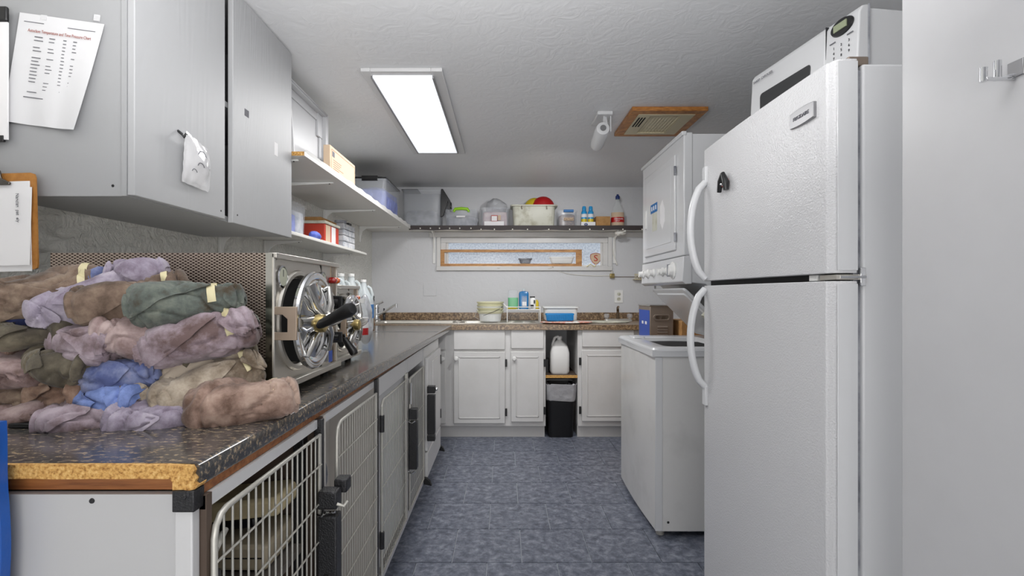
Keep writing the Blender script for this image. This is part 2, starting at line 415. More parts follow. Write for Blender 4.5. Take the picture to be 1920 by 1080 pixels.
# ------------------------------------------------------------------ ceiling things
t = T('ceiling_light', 'long rectangular fluorescent ceiling light with glowing white diffuser', 'ceiling light', (-.46, 2.86, ZC))
g = G(); a0, a1, b0, b1 = -.64, -.275, 2.21, 3.53
g.box(a0, -.597, b0, b1, 2.158, ZC); g.box(-.326, a1, b0, b1, 2.158, ZC); g.box(-.597, -.326, b0, 2.255, 2.158, ZC); g.box(-.597, -.326, 3.47, b1, 2.158, ZC)
P(g, 'frame', m_white, t, bevel=.003)
P(box(-.597, -.326, 2.255, 3.47, 2.15, 2.162), 'diffuser', m_lamp, t, bevel=.002)
g = G(); g.box(-.326, -.318, 2.255, 3.47, 2.146, 2.16); g.box(-.605, -.597, 2.255, 3.47, 2.146, 2.16)
P(g, 'edge_trim', m_silver, t)
t = T('spot_lamp', 'white cylindrical spot lamp fixed to the ceiling by a square base', 'spot lamp', (.56, 2.83, ZC))
P(box(.515, .60, 2.73, 2.93, 2.155, ZC), 'base_plate', m_glosswhite, t, bevel=.004)
g = G().tube([(.565, 2.78, 2.165), (.57, 2.77, 2.12), (.567, 2.765, 2.085)], .009, 8); g.box(.553, .559, 2.76, 2.80, 2.07, 2.165); g.box(.59, .596, 2.76, 2.8, 2.07, 2.165)
P(g, 'bracket', m_glosswhite, t)
q0, q1 = Vector((.585, 2.74, 2.085)), Vector((.585, 3.06, 2.03)); q1 = Vector(at(1119, 272, 2.98)); q0 = Vector(at(1131, 240, 2.74))
d = (q1-q0).normalized(); mx = Matrix.Translation(q0) @ d.to_track_quat('Z', 'Y').to_matrix().to_4x4()
Lc = (q1-q0).length
P(G().lathe([(.02, 0), (.035, .004), (.04, .02), (.04, Lc-.03), (.036, Lc), (.03, Lc), (.03, Lc-.03)], n=28, mx=mx), 'lamp_head', m_glosswhite, t)
P(G().lathe([(.0, -.003), (.017, -.003), (.017, .0), (.02, .004)], n=24, mx=mx), 'end_cap', m_silver, t)
t = T('ceiling_vent', 'almond plastic ceiling vent grille in a varnished wood frame', 'vent', (.9, 2.9, ZC))
v0, v1, w0, w1 = .69, 1.10, 2.67, 3.11
for nm, bb in (('frame_board', (v0, v1, w0, w0+.055)), ('frame_board', (v0, v1, w1-.045, w1)), ('frame_board', (v0, v0+.05, w0+.055, w1-.045)), ('frame_board', (v1-.05, v1, w0+.055, w1-.045))):
    P(box(*bb, 2.152, ZC), nm, m_trimwood, t, bevel=.003)
g = box(v0+.05, v0+.12, w0+.055, w1-.045, 2.15, ZC); g.box(v1-.12, v1-.05, w0+.055, w1-.045, 2.15, ZC); g.box(v0+.12, v1-.12, w0+.055, w0+.08, 2.15, ZC); g.box(v0+.12, v1-.12, w1-.07, w1-.045, 2.15, ZC)
P(g, 'grille_frame', m_almond, t)
P(box(v0+.12, v1-.12, w0+.08, w1-.07, 2.168, ZC), 'vent_opening', m_hole, t)
sl = None
for i in range(9):
    x = v0+.135+i*.0185
    mxx = Matrix.Translation((x-.9, 0, -.014)) @ Matrix.Rotation(radians(38), 4, 'Y')
    if sl is None: sl = P(box(-.008, .008, w0+.08-2.9, w1-.07-2.9, -.001, .001), 'slat', m_almond, t, local=True); sl.matrix_basis = mxx
    else: o = sl.copy(); COL.objects.link(o); o.matrix_basis = mxx
g = G()
for i in range(3): g.box(v0+.062+i*.016, v0+.07+i*.016, w0+.10, w0+.25, 2.1485, 2.151)
P(g, 'slot', m_hole, t)

# ================================================================== BACK CABINETS + WORKTOPS
YF = 4.0
def bx(px): return (px-945)/931*YF
def bz(py): return 1.17-(py-550)/931*YF
hinge_g = box(-.006, .006, -.004, 0, -.028, .028)
def knob_part(x, y, z, parent, axis='y', mat=m_plast):
    if axis == 'y': mx = Matrix.Translation((x, y, z)) @ Matrix.Rotation(pi/2, 4, 'X')
    else: mx = Matrix.Translation((x, y, z)) @ Matrix.Rotation(pi/2, 4, 'Y')
    return P(G().lathe([(.009, 0), (.007, .012), (.016, .016), (.018, .024), (.014, .031), (.0, .033)], n=20, mx=mx), 'knob', mat, parent)
def panel_door(x0, x1, z0, z1, parent, knob=None, hinges=None):
    g = box(x0, x1, YF-.02, YF, z0, z1)
    d = P(g, 'door', m_whitew, parent, bevel=.004)
    r = .04
    g = G(); a0, a1, c0, c1 = x0+r, x1-r, z0+r, z1-r; w = .008
    # recessed field shown as a routed groove ring plus flat field
    g.box(a0, a1, YF-.0245, YF-.0195, c0, c0+w); g.box(a0, a1, YF-.0245, YF-.0195, c1-w, c1); g.box(a0, a0+w, YF-.0245, YF-.0195, c0, c1); g.box(a1-w, a1, YF-.0245, YF-.0195, c0, c1)
    P(g, 'panel_moulding', m_whitew, d, bevel=.0015)
    if knob: knob_part(knob[0], YF-.02, knob[1], d)
    if hinges:
        for hz in (z0+.09, z1-.09):
            P(G().box(hinges-.008, hinges+.008, YF-.024, YF-.012, hz-.03, hz+.03), 'hinge', m_black, d)
    return d
def drawer(x0, x1, z0, z1, parent):
    g = box(x0, x1, YF-.018, YF, z0, z1)
    return P(g, 'drawer', m_whitew, parent, bevel=.004)
KX0, KX1 = bx(1023), bx(1083)
t = T('base_cabinet', 'white base cabinet with two knobbed doors left of the waste bin', 'cabinet', (-.3, 4.3, 0), group='white base cabinets under the back worktop')
g = box(-1.245, KX0, YF, YB-.001, .10, .875); g2 = box(-.53, KX0-.004, 4.05, 4.3, 0, .10)
P(g, 'body', m_whitew, t, bevel=.002); P(g2, 'toe_kick', m_whitew, t)
drawer(bx(851), bx(947), bz(655), bz(618), t); drawer(bx(958), bx(1019), bz(653), bz(618), t)
panel_door(bx(851), bx(947), bz(793), bz(659), t, (bx(856), bz(671)), bx(949))
panel_door(bx(958), bx(1019), bz(790), bz(659), t, (bx(964), bz(671)), bx(1021))
panel_door(bx(798), bx(836), bz(793), bz(659), t, (bx(831), bz(672)))
drawer(bx(798), bx(836), bz(655), bz(618), t)
t = T('base_cabinet', 'white base cabinet right of the waste bin, running behind the washer', 'cabinet', (.9, 4.3, 0), group='white base cabinets under the back worktop')
P(box(KX1, XR-.003, YF, YB-.001, .10, .875), 'body', m_whitew, t, bevel=.002); P(box(KX1+.004, XR-.003, 4.05, 4.3, 0, .10), 'toe_kick', m_whitew, t)
drawer(bx(1091), bx(1188), bz(650), bz(618), t)
panel_door(bx(1090), bx(1190), bz(789), bz(656), t, None, bx(1087))
drawer(bx(1200), bx(1270), bz(650), bz(618), t); panel_door(bx(1200), bx(1270), bz(789), bz(656), t)
# shelf in the open bay
t = T('bay_shelf', 'thin wooden shelf fixed inside the open bay above the waste bin', 'shelf', ((KX0+KX1)/2, 4.3, .5))
P(box(KX0+.001, KX1-.001, YF+.005, YB-.06, .49, .508), 'board', m_brownpan, t); P(box(KX0+.001, KX1-.001, YF+.001, YF+.006, .488, .51), 'edge_band', m_parti, t)
# gray-white cleaning jug
g = G(); cx, cy = bx(1052), 4.12
g.loft([(cx, cy, .509, .070, .05, .03), (cx, cy, .53, .078, .06, .03), (cx, cy, .68, .079, .06, .03), (cx, cy, .735, .066, .05, .03), (cx-.002, cy, .77, .036, .032, .03), (cx, cy, .785, .018, .018, .018), (cx, cy, .795, .018, .018, .018)])
t = T('cleaner_jug', 'white plastic jug with handle on the shelf above the waste bin', 'jug', (cx, cy, .509))
P(g, 'body', m_plast, t)
P(G().lathe([(.021, 0), (.021, .02), (.012, .022)], (cx, cy, .795), 18), 'cap', m_plast, t)
P(G().tube([(cx-.062, cy, .70), (cx-.056, cy, .755), (cx-.04, cy, .80), (cx-.012, cy, .815), (cx-.006, cy, .79)], [.009, .011, .012, .011, .01], 10), 'handle', m_plast, t)
S(G().loft([(bx(1029), 4.2, .509, .02, .05, .01), (bx(1029), 4.2, .62, .02, .05, .01)]), 'black_bottle', m_black, 'small dark container behind the white jug in the open bay', 'container')
# waste bin
cx, cy = bx(1053), 4.13
t = T('waste_bin', 'black plastic waste bin in the open bay between base cabinets', 'waste bin', (cx, cy, 0))
w = .118
g = G().loft([(cx, cy, .0, .098, .10, .03), (cx, cy, .02, .101, .105, .035), (cx, cy, .40, w, .125, .04), (cx, cy, .415, w+.004, .129, .04), (cx, cy, .425, w+.003, .128, .04), (cx, cy, .42, w-.004, .12, .04), (cx, cy, .05, .095, .098, .03)], seg=5)
P(g, 'body', m_black, t)
g = G(); rings = []
for i, z in enumerate([.30, .315, .34, .365, .39, .42, .434, .436, .42, .36]):
    e = [.003, .004, .004, .004, .004, .004, .006, .002, -.006, -.012][i]
    ww = .118 if z > .4 else .098+.02*z/.4
    rings.append((cx, cy, z+.001, ww+e+.003, ww+.007+e+.003, .04))
g.loft(rings[:], seg=6)
random.seed(3)
g.v = [(p[0]+random.uniform(-.002, .002), p[1]+random.uniform(-.002, .002), p[2]+random.uniform(-.006, .006)) for p in g.v]; g.f = g.f[:-2]
P(g, 'liner', m_liner, t, fix=False)
# back worktop (brown laminate) with sink
ZT = .918
sk0, sk1, sy0, sy1 = -1.13, .30, 4.12, 4.55
t = T('back_worktop', 'brown speckled laminate worktop along the back wall', 'worktop', (0, 4.35, ZT-.04))
g = G()
for b_ in ((XL+.001, XR-.002, YF-.035, sy0), (XL+.001, XR-.002, sy1, YB-.002), (XL+.001, sk0, sy0, sy1), (sk1, .72, sy0, sy1), (1.06, XR-.002, sy0, sy1), (.72, 1.06, sy0, 4.2), (.72, 1.06, 4.45, sy1)):
    g.box(*b_, ZT-.04, ZT)
P(g, 'slab', m_lamb, t)
P(box(XL+.001, XR-.002, YB-.022, YB-.001, ZT, 1.17-36/931*4.68), 'backsplash', m_lamb, t, bevel=.003)
def sinkbowl(g, x0, x1, y0, y1, z, d, th=.004):
    g.loft([((x0+x1)/2, (y0+y1)/2, z, (x1-x0)/2, (y1-y0)/2, .04), ((x0+x1)/2, (y0+y1)/2, z-.01, (x1-x0)/2-.006, (y1-y0)/2-.006, .04), ((x0+x1)/2, (y0+y1)/2, z-d, (x1-x0)/2-.02, (y1-y0)/2-.02, .05), ((x0+x1)/2, (y0+y1)/2, z-d-.002, .03, .03, .03)])
t = T('steel_sink', 'long stainless steel double sink set in the back worktop', 'sink', (-.4, 4.35, ZT))
g = G(); zr = ZT+.006
g.box(sk0-.02, sk1+.02, sy0-.02, sy0+.02, ZT, zr); g.box(sk0-.02, sk1+.02, sy1-.07, sy1+.015, ZT, zr); g.box(sk0-.02, sk0+.03, sy0, sy1, ZT, zr); g.box(sk1-.03, sk1+.02, sy0, sy1, ZT, zr); g.box(-.42, -.38, sy0, sy1, ZT, zr)
P(g, 'rim', m_steel, t, bevel=.003)
for x0, x1 in ((sk0+.03, -.42), (-.38, sk1-.03)):
    g = G(); sinkbowl(g, x0, x1, sy0+.02, sy1-.07, zr-.001, .17); g.f = [q for q in g.f if len(q) == 4]+[g.f[-1]]
    P(g, 'basin', m_steel, t, fix=False)
t = T('small_sink', 'cream oval sink bowl right end of the back worktop', 'sink', (.89, 4.33, ZT))
g = G().lathe([(.17, .0), (.19, .006), (.195, .002), (.19, -.002), (.165, -.004), (.14, -.06), (.05, -.1), (.0, -.1)], (.89, 4.33, ZT+.003), 36, sx=1.05, sy=.72)
P(g, 'bowl', m_cream, t)
# faucets
fx = at(706, 0, 4.5)[0]
t = T('lever_faucet', 'chrome single lever faucet with long spout over the steel sink', 'faucet', (fx, 4.5, ZT+.006))
P(G().lathe([(.045, 0), (.045, .008), (.028, .014), (.024, .03), (.024, .11), (.028, .115), (.026, .14), (.012, .15)], (fx, 4.5, ZT+.0065), 22), 'body', m_chrome, t)
P(G().tube([(fx, 4.5, ZT+.05), at(722, 584, 4.47), at(738, 573, 4.43), at(744, 572, 4.42)], [.013, .011, .010, .009], 12), 'spout', m_chrome, t)
p = at(743, 572, 4.42); P(G().cyl((p[0], p[1], p[2]+.012), (p[0], p[1], p[2]-.022), .012, .012), 'aerator', m_chrome, t)
P(G().tube([(fx, 4.5, ZT+.15), at(713, 568, 4.5), at(718, 565, 4.5)], [.012, .01, .013], 10), 'lever', m_chrome, t)
p = at(716, 600, 4.5)
S(G().lathe([(.012, 0), (.012, .05), (.009, .055), (.016, .06), (.016, .075), (.008, .085), (.006, .11)], (p[0]+.02, 4.5, ZT+.0065), 16), 'side_sprayer', m_black, 'small black side sprayer beside the chrome lever faucet', 'sprayer')
fx = at(1160, 0, 4.5)[0]
t = T('cross_faucet', 'faucet with chrome spout and two clear knobs at the small sink', 'faucet', (fx, 4.52, ZT))
P(G().loft([(fx, 4.52, ZT, .13, .028, .028), (fx, 4.52, ZT+.012, .125, .026, .026), (fx, 4.52, ZT+.02, .11, .016, .016)]), 'base', m_steel, t)
P(G().tube([(fx, 4.52, ZT+.018), (fx-.005, 4.51, ZT+.07), (fx-.018, 4.46, ZT+.125), (fx-.022, 4.42, ZT+.13)], [.014, .012, .011, .011], 12), 'spout', m_steelb, t)
for s_ in (-1, 1):
    P(G().lathe([(.014, 0), (.014, .015), (.024, .02), (.026, .045), (.02, .055), (0, .056)], (fx+s_*.105, 4.52, ZT+.012), 12), 'knob', m_clear2, t, label='clear fluted faucet knob')
# ------------------------------------------------------------------ LEFT WORKTOP
YN = .742; 
def fxx(y): return -.457+(y-.74)*(.037/2.91)
t = T('left_worktop', 'dark speckled laminate worktop along the left wall with broken chipboard end', 'worktop', (-.85, 2.4, .88))
ye = YF-.036
g = G(); g.prism([(XL+.001, YN+.004), (fxx(YN)-.012, YN+.004), (fxx(ye)-.012, ye), (XL+.001, ye)], 'z', .8955, .915)
P(g, 'laminate_top', m_lam, t)
# rolled nosing
g = G(); prof = [(-.014, .915), (-.006, .9148), (-.001, .912), (0, .906), (0, .884), (-.003, .8785), (-.008, .877), (-.014, .877)]
n = len(prof)
v = [(fxx(YN)+a, YN+.004, z) for a, z in prof]+[(fxx(ye)+a, ye, z) for a, z in prof]
g.add(v, [(i, (i+1) % n, n+(i+1) % n, n+i) for i in range(n)]+[tuple(range(n)), tuple(range(n, 2*n))])
P(g, 'rolled_edge', m_lam, t)
# chipboard end, ragged
random.seed(5)
g = G(); xe = fxx(YN)
poly = [(-1.249, .9145)]
top = [(x, .9150-.0005*random.random()) for x in [-1.1+i*.03 for i in range(21)]]; poly += top
poly += [(xe-.008, .913), (xe-.004, .906), (xe-.0065, .900), (xe-.001, .894), (xe-.004, .888), (xe+.001, .884), (xe-.002, .879), (xe-.012, .8765), (xe-.02, .878), (xe-.036, .8775), (xe-.036, .889), (xe-.040, .894)]
for i in range(21):
    poly.append((xe-.05-i*.033, .8935+.0012*random.random()))
poly.append((-1.249, .894))
g.prism(poly, 'y', YN-.004, YN+.02)
P(g, 'chipboard_end', m_parti, t, label='raw orange chipboard end')
g = G().tube([(XL+.01, 3.3, .916), (fxx(3.3)-.012, 3.3, .916)], .004, 6)
P(box(XL+.004, fxx(3.3)-.014, 3.285, 3.31, .9152, .9165), 'seam_strip', m_silver, t)
# wood battens under the top
t2 = t
P(box(XL+.002, -.487, YN+.012, YN+.03, .872, .8935), 'batten', m_wood, t, label='reddish wood batten')
P(box(-.487, -.463, YN+.012, 3.42, .862, .8765), 'batten', m_wood, t, label='reddish wood batten')
# ------------------------------------------------------------------ KENNEL BANK
KX = -.452
def kennel_door(t, y0, y1, z0, z1, name, mat=m_wire, nv=None, hz=None, rf=.0055, rw=.0022, corner=.035):
    xs = KX+.004
    pts = [(xs, y0, z0), (xs, y0, z1-corner)]+[(xs, y0+corner-corner*cos(a), z1-corner+corner*sin(a)) for a in (pi/6, pi/3)]+[(xs, y0+corner, z1)]
    pts += [(xs, y1, z1), (xs, y1, z0)]
    d = P(G().tube(pts, rf, 10, closed=True), name, mat, t)
    base = Vector(top_of(t).location)
    nv = nv or int((y1-y0)/.028)
    w = None
    for i in range(1, nv):
        y = y0+(y1-y0)*i/nv
        if w is None:
            w = P(G().cyl((0, 0, 0), (0, 0, z1-z0), rw, n=6), 'vertical_wire', mat, d, local=True)
            o = w
        else: o = w.copy(); COL.objects.link(o); o.parent = d
        o.location = Vector((xs, y, z0))-base
    w = None
    for z in hz:
        if w is None:
            w = P(G().cyl((0, 0, 0), (0, y1-y0, 0), rw, n=6), 'cross_wire', mat, d, local=True); o = w
        else: o = w.copy(); COL.objects.link(o); o.parent = d
        o.location = Vector((xs+.005, y0, z))-base
    return d
kz0, kz1 = .13, .862
def kennel_shell(t, y0, y1, wallmat, railz=.845, backmat=m_kenwall):
    P(box(XL+.002, KX-.002, y0, y0+.014, kz0, kz1), 'side_wall', wallmat, t)
    P(box(XL+.002, KX-.002, y1-.014, y1, kz0, kz1), 'side_wall', wallmat, t)
    P(box(XL+.002, XL+.014, y0+.014, y1-.014, kz0, kz1), 'back_panel', backmat, t)
    P(box(XL+.014, KX-.002, y0+.014, y1-.014, kz0, kz0+.02), 'kennel_floor', m_floormat, t)
    P(box(KX-.03, KX-.004, y0, y1, railz-.005, kz1-.001), 'top_rail', m_white, t)
    P(box(KX-.02, KX-.001, y0, y1, .10, kz0+.012), 'bottom_rail', m_white, t)
    P(box(KX-.10, KX-.06, y0, y1, 0, kz0), 'plinth', m_white, t)
GK = 'kennels built in under the left worktop'
# kennel 1
K1 = T('kennel', 'nearest kennel with wire door and beige equipment stored inside', 'kennel', (-.85, 1.0, 0), group=GK)
kennel_shell(K1, .758, 1.245, m_brownpan, backmat=m_brownpan)
P(box(-1.249, -.488, YN+.001, .757, .0, .869), 'end_panel', m_endpan, K1)
P(box(-.490, -.4635, YN-.004, .757, 0, .869), 'corner_post', m_white, K1, bevel=.002)
g = box(-.492, -.459, YN-.007, .762, .845, .877); P(g, 'corner_cap', m_blackm, K1, bevel=.002)
for (sx_, sz_) in ((-.6165, .8595), (-.474, .868)):
    P(G().lathe([(.0042, 0), (.0035, .0015), (0, .002)], n=12, mx=Matrix.Translation((sx_, YN+.001 if sx_ < -.5 else YN-.007, sz_)) @ Matrix.Rotation(pi/2, 4, 'X')), 'screw', m_blackm, K1)
d = kennel_door(K1, .768, 1.205, .14, .826, 'wire_door', nv=17, hz=(.755, .665, .575, .485, .395, .305, .215), rf=.0052, rw=.0021)
P(G().tube([at(402, 1030, .775), at(412, 1010, .80), at(424, 992, .82)], [.007, .0065, .004], 10), 'hinge_pin', m_wire, K1)
P(box(-.475, -.448, .766, .79, .30, .735), 'hinge_plate', m_blackm, K1, bevel=.004)
P(box(KX-.012, KX+.008, 1.212, 1.228, .13, .862), 'edge_post', m_blackm, K1, bevel=.002, label='black speckled steel edge post')
P(box(KX-.06, KX-.035, 1.205, 1.245, .13, .862), 'edge_post', m_blackm, K1, bevel=.002, label='black speckled steel edge post')
# latch 1
lt = P(box(KX+.006, KX+.052, 1.185, 1.225, .25, .636), 'latch', m_blackm, K1, bevel=.004, label='black hammered metal latch box')
P(box(KX+.006, KX+.052, 1.185, 1.225, .652, .695), 'latch_head', m_blackm, lt, bevel=.004)
P(box(KX+.03, KX+.062, 1.23, 1.27, .675, .708), 'latch_arm', m_blackm, lt, bevel=.004)
P(G().tube([(KX+.008, 1.18, .644), (KX+.02, 1.178, .642), (KX+.03, 1.178, .650), (KX+.052, 1.178, .652)], .0032, 8), 'latch_pin', m_chrome, lt)
P(G().tube([(KX+.052, 1.19, .665), (KX+.068, 1.19, .66), (KX+.074, 1.20, .668)], .004, 8), 'latch_pin', m_wire, lt)
P(G().lathe([(.0065, 0), (.005, -.001), (0, -.001)], n=14, mx=Matrix.Translation((KX+.027, 1.184, .495)) @ Matrix.Rotation(pi/2, 4, 'X')), 'bolt_hole', m_hole, lt)
# kennel 2
K2 = T('kennel', 'second kennel from the camera, empty behind its wire door', 'kennel', (-.85, 1.5, 0), group=GK)
kennel_shell(K2, 1.25, 1.765, m_kenwall)
kennel_door(K2, 1.33, 1.735, .14, .82, 'wire_door', m_wire, nv=18, hz=(.73, .64, .55, .46, .37, .28, .19), rf=.0052, rw=.0017)
P(box(KX-.004, KX+.008, 1.74, 1.765, .13, .868), 'edge_post', m_blackm, K2, bevel=.002)
# kennel 3
K3 = T('kennel', 'third kennel from the camera, white framed with narrow wire door', 'kennel', (-.85, 2.05, 0), group=GK)
kennel_shell(K3, 1.77, 2.32, m_white, railz=.80)
P(box(KX-.02, KX, 1.77, 1.80, .13, .79), 'front_stile', m_white, K3)
P(box(KX-.016, KX-.011, 1.80, 2.30, .15, .79), 'inner_panel', m_glosswhite, K3)
kennel_door(K3, 1.815, 2.27, .14, .775, 'wire_door', m_wire, nv=17, hz=(.60, .46, .32, .20), rf=.005, rw=.0015)
for z in (.70, .28):
    P(G().cyl((KX+.012, 1.79, z-.03), (KX+.012, 1.79, z+.03), .009, n=10), 'hinge_knuckle', m_blackm, K3)
P(G().cyl((KX+.012, 1.79, .15), (KX+.012, 1.79, .76), .0035, n=8), 'hinge_rod', m_wire, K3)
P(box(KX-.004, KX+.004, 2.285, 2.32, .12, .80), 'edge_post', m_wire, K3)
# kennel 4
K4 = T('kennel', 'fourth kennel from the camera with grey clear door panel', 'kennel', (-.85, 2.55, 0), group=GK)
kennel_shell(K4, 2.325, 2.79, m_white, railz=.80)
P(box(-.62, -.615, 1.265, 1.75, .15, .86), 'inner_panel', m_kenwall, K2)
d = kennel_door(K4, 2.36, 2.755, .14, .765, 'framed_door', m_wire, nv=16, hz=(.56, .38, .22), rf=.006, rw=.0012, corner=.02)
P(box(KX-.006, KX-.001, 2.36, 2.755, .14, .765), 'door_panel', m_acry, d)
lt = P(box(KX+.004, KX+.042, 2.335, 2.375, .34, .565), 'latch', m_blackm, K4, bevel=.003, label='black speckled latch box')
P(box(KX+.004, KX+.042, 2.335, 2.375, .575, .625), 'latch_head', m_blackm, lt, bevel=.003)
P(G().tube([(KX+.004, 2.33, .568), (KX+.02, 2.327, .562), (KX+.036, 2.33, .57)], .004, 8), 'latch_pin', m_chrome, lt)
P(G().tube([(KX+.004, 2.33, .335), (KX+.02, 2.327, .325), (KX+.036, 2.33, .335)], .004, 8), 'latch_pin', m_chrome, lt)
P(G().cyl((KX+.015, 2.33, .65), (KX+.015, 2.33, .75), .006, n=10), 'hinge_knuckle', m_chrome, K4)
# white cabinet at the far end of the left run
t = T('end_cabinet', 'white cupboard with black latch at the far end of the kennels', 'cabinet', (-.85, 3.1, 0))
P(box(XL+.002, KX, 2.80, 3.42, .11, .862), 'body', m_whitew, t, bevel=.002)
P(box(XL+.002, KX-.08, 2.80, 3.38, 0, .11), 'plinth', m_whitew, t)
d = P(box(KX, KX+.018, 2.83, 3.40, .27, .80), 'door', m_whitew, t, bevel=.004)
P(box(KX+.018, KX+.022, 3.0, 3.25, .31, .76), 'panel', m_whitew, d, bevel=.003)
P(box(KX, KX+.018, 2.83, 3.40, .12, .26), 'bottom_drawer', m_whitew, t, bevel=.004)
lt = P(box(KX+.018, KX+.062, 2.80, 2.84, .375, .595), 'latch', m_blackm, t, bevel=.003, label='black speckled latch box')
P(box(KX+.018, KX+.062, 2.80, 2.84, .605, .645), 'latch_head', m_blackm, lt, bevel=.003); P(box(KX+.018, KX+.062, 2.80, 2.84, .335, .367), 'latch_foot', m_blackm, lt, bevel=.003)
P(G().ball((KX+.068, 2.82, .625), .009), 'latch_knob', m_chrome, lt)
for z in (.35, .72): P(box(KX+.018, KX+.023, 3.385, 3.405, z-.03, z+.03), 'hinge', m_black, t)
for y in (2.80, 3.405):
    P(G().prism([(KX, .098), (KX+.045, .088), (KX+.035, .112), (KX+.018, .128), (KX, .132)], 'y', y-.012, y+.012), 'corner_bumper', m_rubber, t, label='black rubber corner bumper')
# things stored in the first kennel
t = T('beige_device', 'flat beige equipment case lying inside the nearest kennel', 'equipment', (-.72, 1.14, .565))
P(box(-.93, -.512, 1.07, 1.23, .570, .625), 'case', m_beiged, t, bevel=.008); P(box(-.90, -.54, 1.08, 1.22, .565, .57), 'foot', m_black, t)
P(box(-.92, -.52, 1.068, 1.07, .598, .600), 'seam', m_hole, t)
t = T('beige_device', 'tilted beige equipment case propped on top of the flat one in the nearest kennel', 'equipment', (-.70, 1.16, .665), rot=(0, radians(-6), 0))
P(box(-.24, .20, -.06, .07, -.012, .030), 'case', m_beige, t, local=True, bevel=.01)
P(box(-.10, .14, -.05, .06, -.034, -.012), 'battery_pack', m_black, t, local=True, bevel=.004)
S(box(-1.2, -.49, .80, 1.22, .545, .563), 'kennel_shelf', m_floormat, 'dark shelf board inside the nearest kennel carrying the beige cases', 'shelf')
S(G().tube([at(385, 975, 1.02), at(384, 1000, 1.0), at(386, 1030, 1.0), at(400, 1040, 1.04)], .005, 8), 'power_cord', m_black, 'black power cord hanging beside the beige cases', 'cord')
t = T('wire_basket', 'low wire basket of clear bags at the bottom of the nearest kennel', 'basket', (-.62, 1.05, kz0+.02))
g = G()
for z in (.16, .30, .45): g.tube([(-.9, .85, z), (-.49, .85, z), (-.49, 1.18, z), (-.9, 1.18, z)], .003, 6, closed=True)
P(g, 'rim', m_wire, t)
g = G().ball((-.66, 1.0, .30), .17, .14, .15, 18, 12); random.seed(2)
g.v = [(p[0]+.02*noise.noise(Vector(p)*18), p[1]+.02*noise.noise(Vector(p)*18+Vector((5, 0, 0))), p[2]+.02*noise.noise(Vector(p)*18+Vector((0, 5, 0)))) for p in g.v]
P(g, 'clear_bag', m_bag, t)
# black lid standing in second kennel
S(G().lathe([(.0, 0), (.10, 0), (.105, .004), (.10, .012), (0, .014)], n=32, mx=Matrix.Translation((-.60, 1.40, .66)) @ Matrix.Rotation(pi/2, 4, 'X')), 'round_lid', m_greyc, 'round grey lid hanging on the divider wall of the second kennel', 'lid')
# ================================================================== UPPER CABINET (left)
UX = -.91; UZ = 1.405; U0, U1 = 1.20, 2.066
t = T('wall_cabinet', 'white wood grain wall cabinet with two doors above the sterilizer', 'cabinet', (-1.08, 1.63, UZ))
g = G(); g.box(XL+.001, UX, U0, U0+.018, UZ, ZC-.003); g.box(XL+.001, UX, U1-.018, U1, UZ, ZC-.003)
g.box(XL+.001, UX, U0+.018, U1-.018, UZ, UZ+.018); g.box(XL+.001, UX, U0+.018, U1-.018, 1.78, 1.798); g.box(XL+.001, UX, U0+.018, U1-.018, ZC-.02, ZC-.003)
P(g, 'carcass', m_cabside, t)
P(box(XL+.001, XL+.006, U0+.018, U1-.018, UZ+.018, ZC-.02), 'back_panel', m_brownpan, t)
P(box(UX, UX+.018, U0-.001, 1.588, UZ+.002, ZC-.006), 'door', m_grain, t, bevel=.002)
P(box(UX+.006, UX+.024, 1.624, U1+.006, UZ-.004, ZC-.006), 'door', m_grain, t, bevel=.002)
P(box(UX-.012, UX, U0-.0035, U0-.0005, UZ, ZC-.006), 'edge_strip', m_cabside, t)
for (x, z, f) in ((-.935, 1.98, 0), (-.945, 1.43, 0)):
    P(G().lathe([(.0035, 0), (.003, .001), (0, .0012)], n=10, mx=Matrix.Translation((x, U0-.0005, z)) @ Matrix.Rotation(pi/2, 4, 'X')), 'screw', m_black, t)
for (y, z) in ((1.565, 1.43), (1.65, 1.43)):
    P(G().lathe([(.003, 0), (.0025, .001), (0, .0012)], n=10, mx=Matrix.Translation((UX+.018+(.006 if y > 1.6 else 0), y, z)) @ Matrix.Rotation(pi/2, 4, 'Y')), 'screw', m_black, t)
for (y, z, h) in ((1.71, 1.79, .012), (1.93, 1.73, .025)):
    P(box(UX+.024, UX+.0246, y-.014, y+.014, z-h, z+h), 'tape_scrap', m_inkgrey if h < .02 else m_paperb, t)
# bag on a hook on the first door
y_, z_ = 1.455, 1.66
t = T('bag_hook', 'small black hook stuck on the first wall cabinet door', 'hook', (UX+.018, 1.36, 1.6))
P(G().tube([(UX+.018, 1.358, 1.615), (UX+.03, 1.358, 1.605), (UX+.034, 1.358, 1.597), (UX+.042, 1.358, 1.607)], .0035, 8), 'hook', m_black, t)
t = T('clear_bag', 'clear plastic bag of printed sheets hanging on the cabinet door', 'bag', (UX+.03, 1.41, 1.48))
def sheet(pts_fn, nu, nv, th):
    v = []; f = []
    for s_ in (0, 1):
        for i in range(nu+1):
            for j in range(nv+1):
                p, nrm = pts_fn(i/nu, j/nv); p = Vector(p)+Vector(nrm)*th*s_; v.append(p)
    k = (nu+1)*(nv+1)
    for i in range(nu):
        for j in range(nv):
            a = i*(nv+1)+j; q = (a, a+1, a+nv+2, a+nv+1)
            f.append(tuple(reversed(q))); f.append(tuple(x+k for x in q))
    bd = [i*(nv+1) for i in range(nu+1)]+[nu*(nv+1)+j for j in range(1, nv+1)]+[i*(nv+1)+nv for i in range(nu-1, -1, -1)]+[j for j in range(nv-1, 0, -1)]
    for a, b_ in zip(bd, bd[1:]+bd[:1]): f.append((a, b_, b_+k, a+k))
    g = G(); g.v = [tuple(p) for p in v]; g.f = f; return g
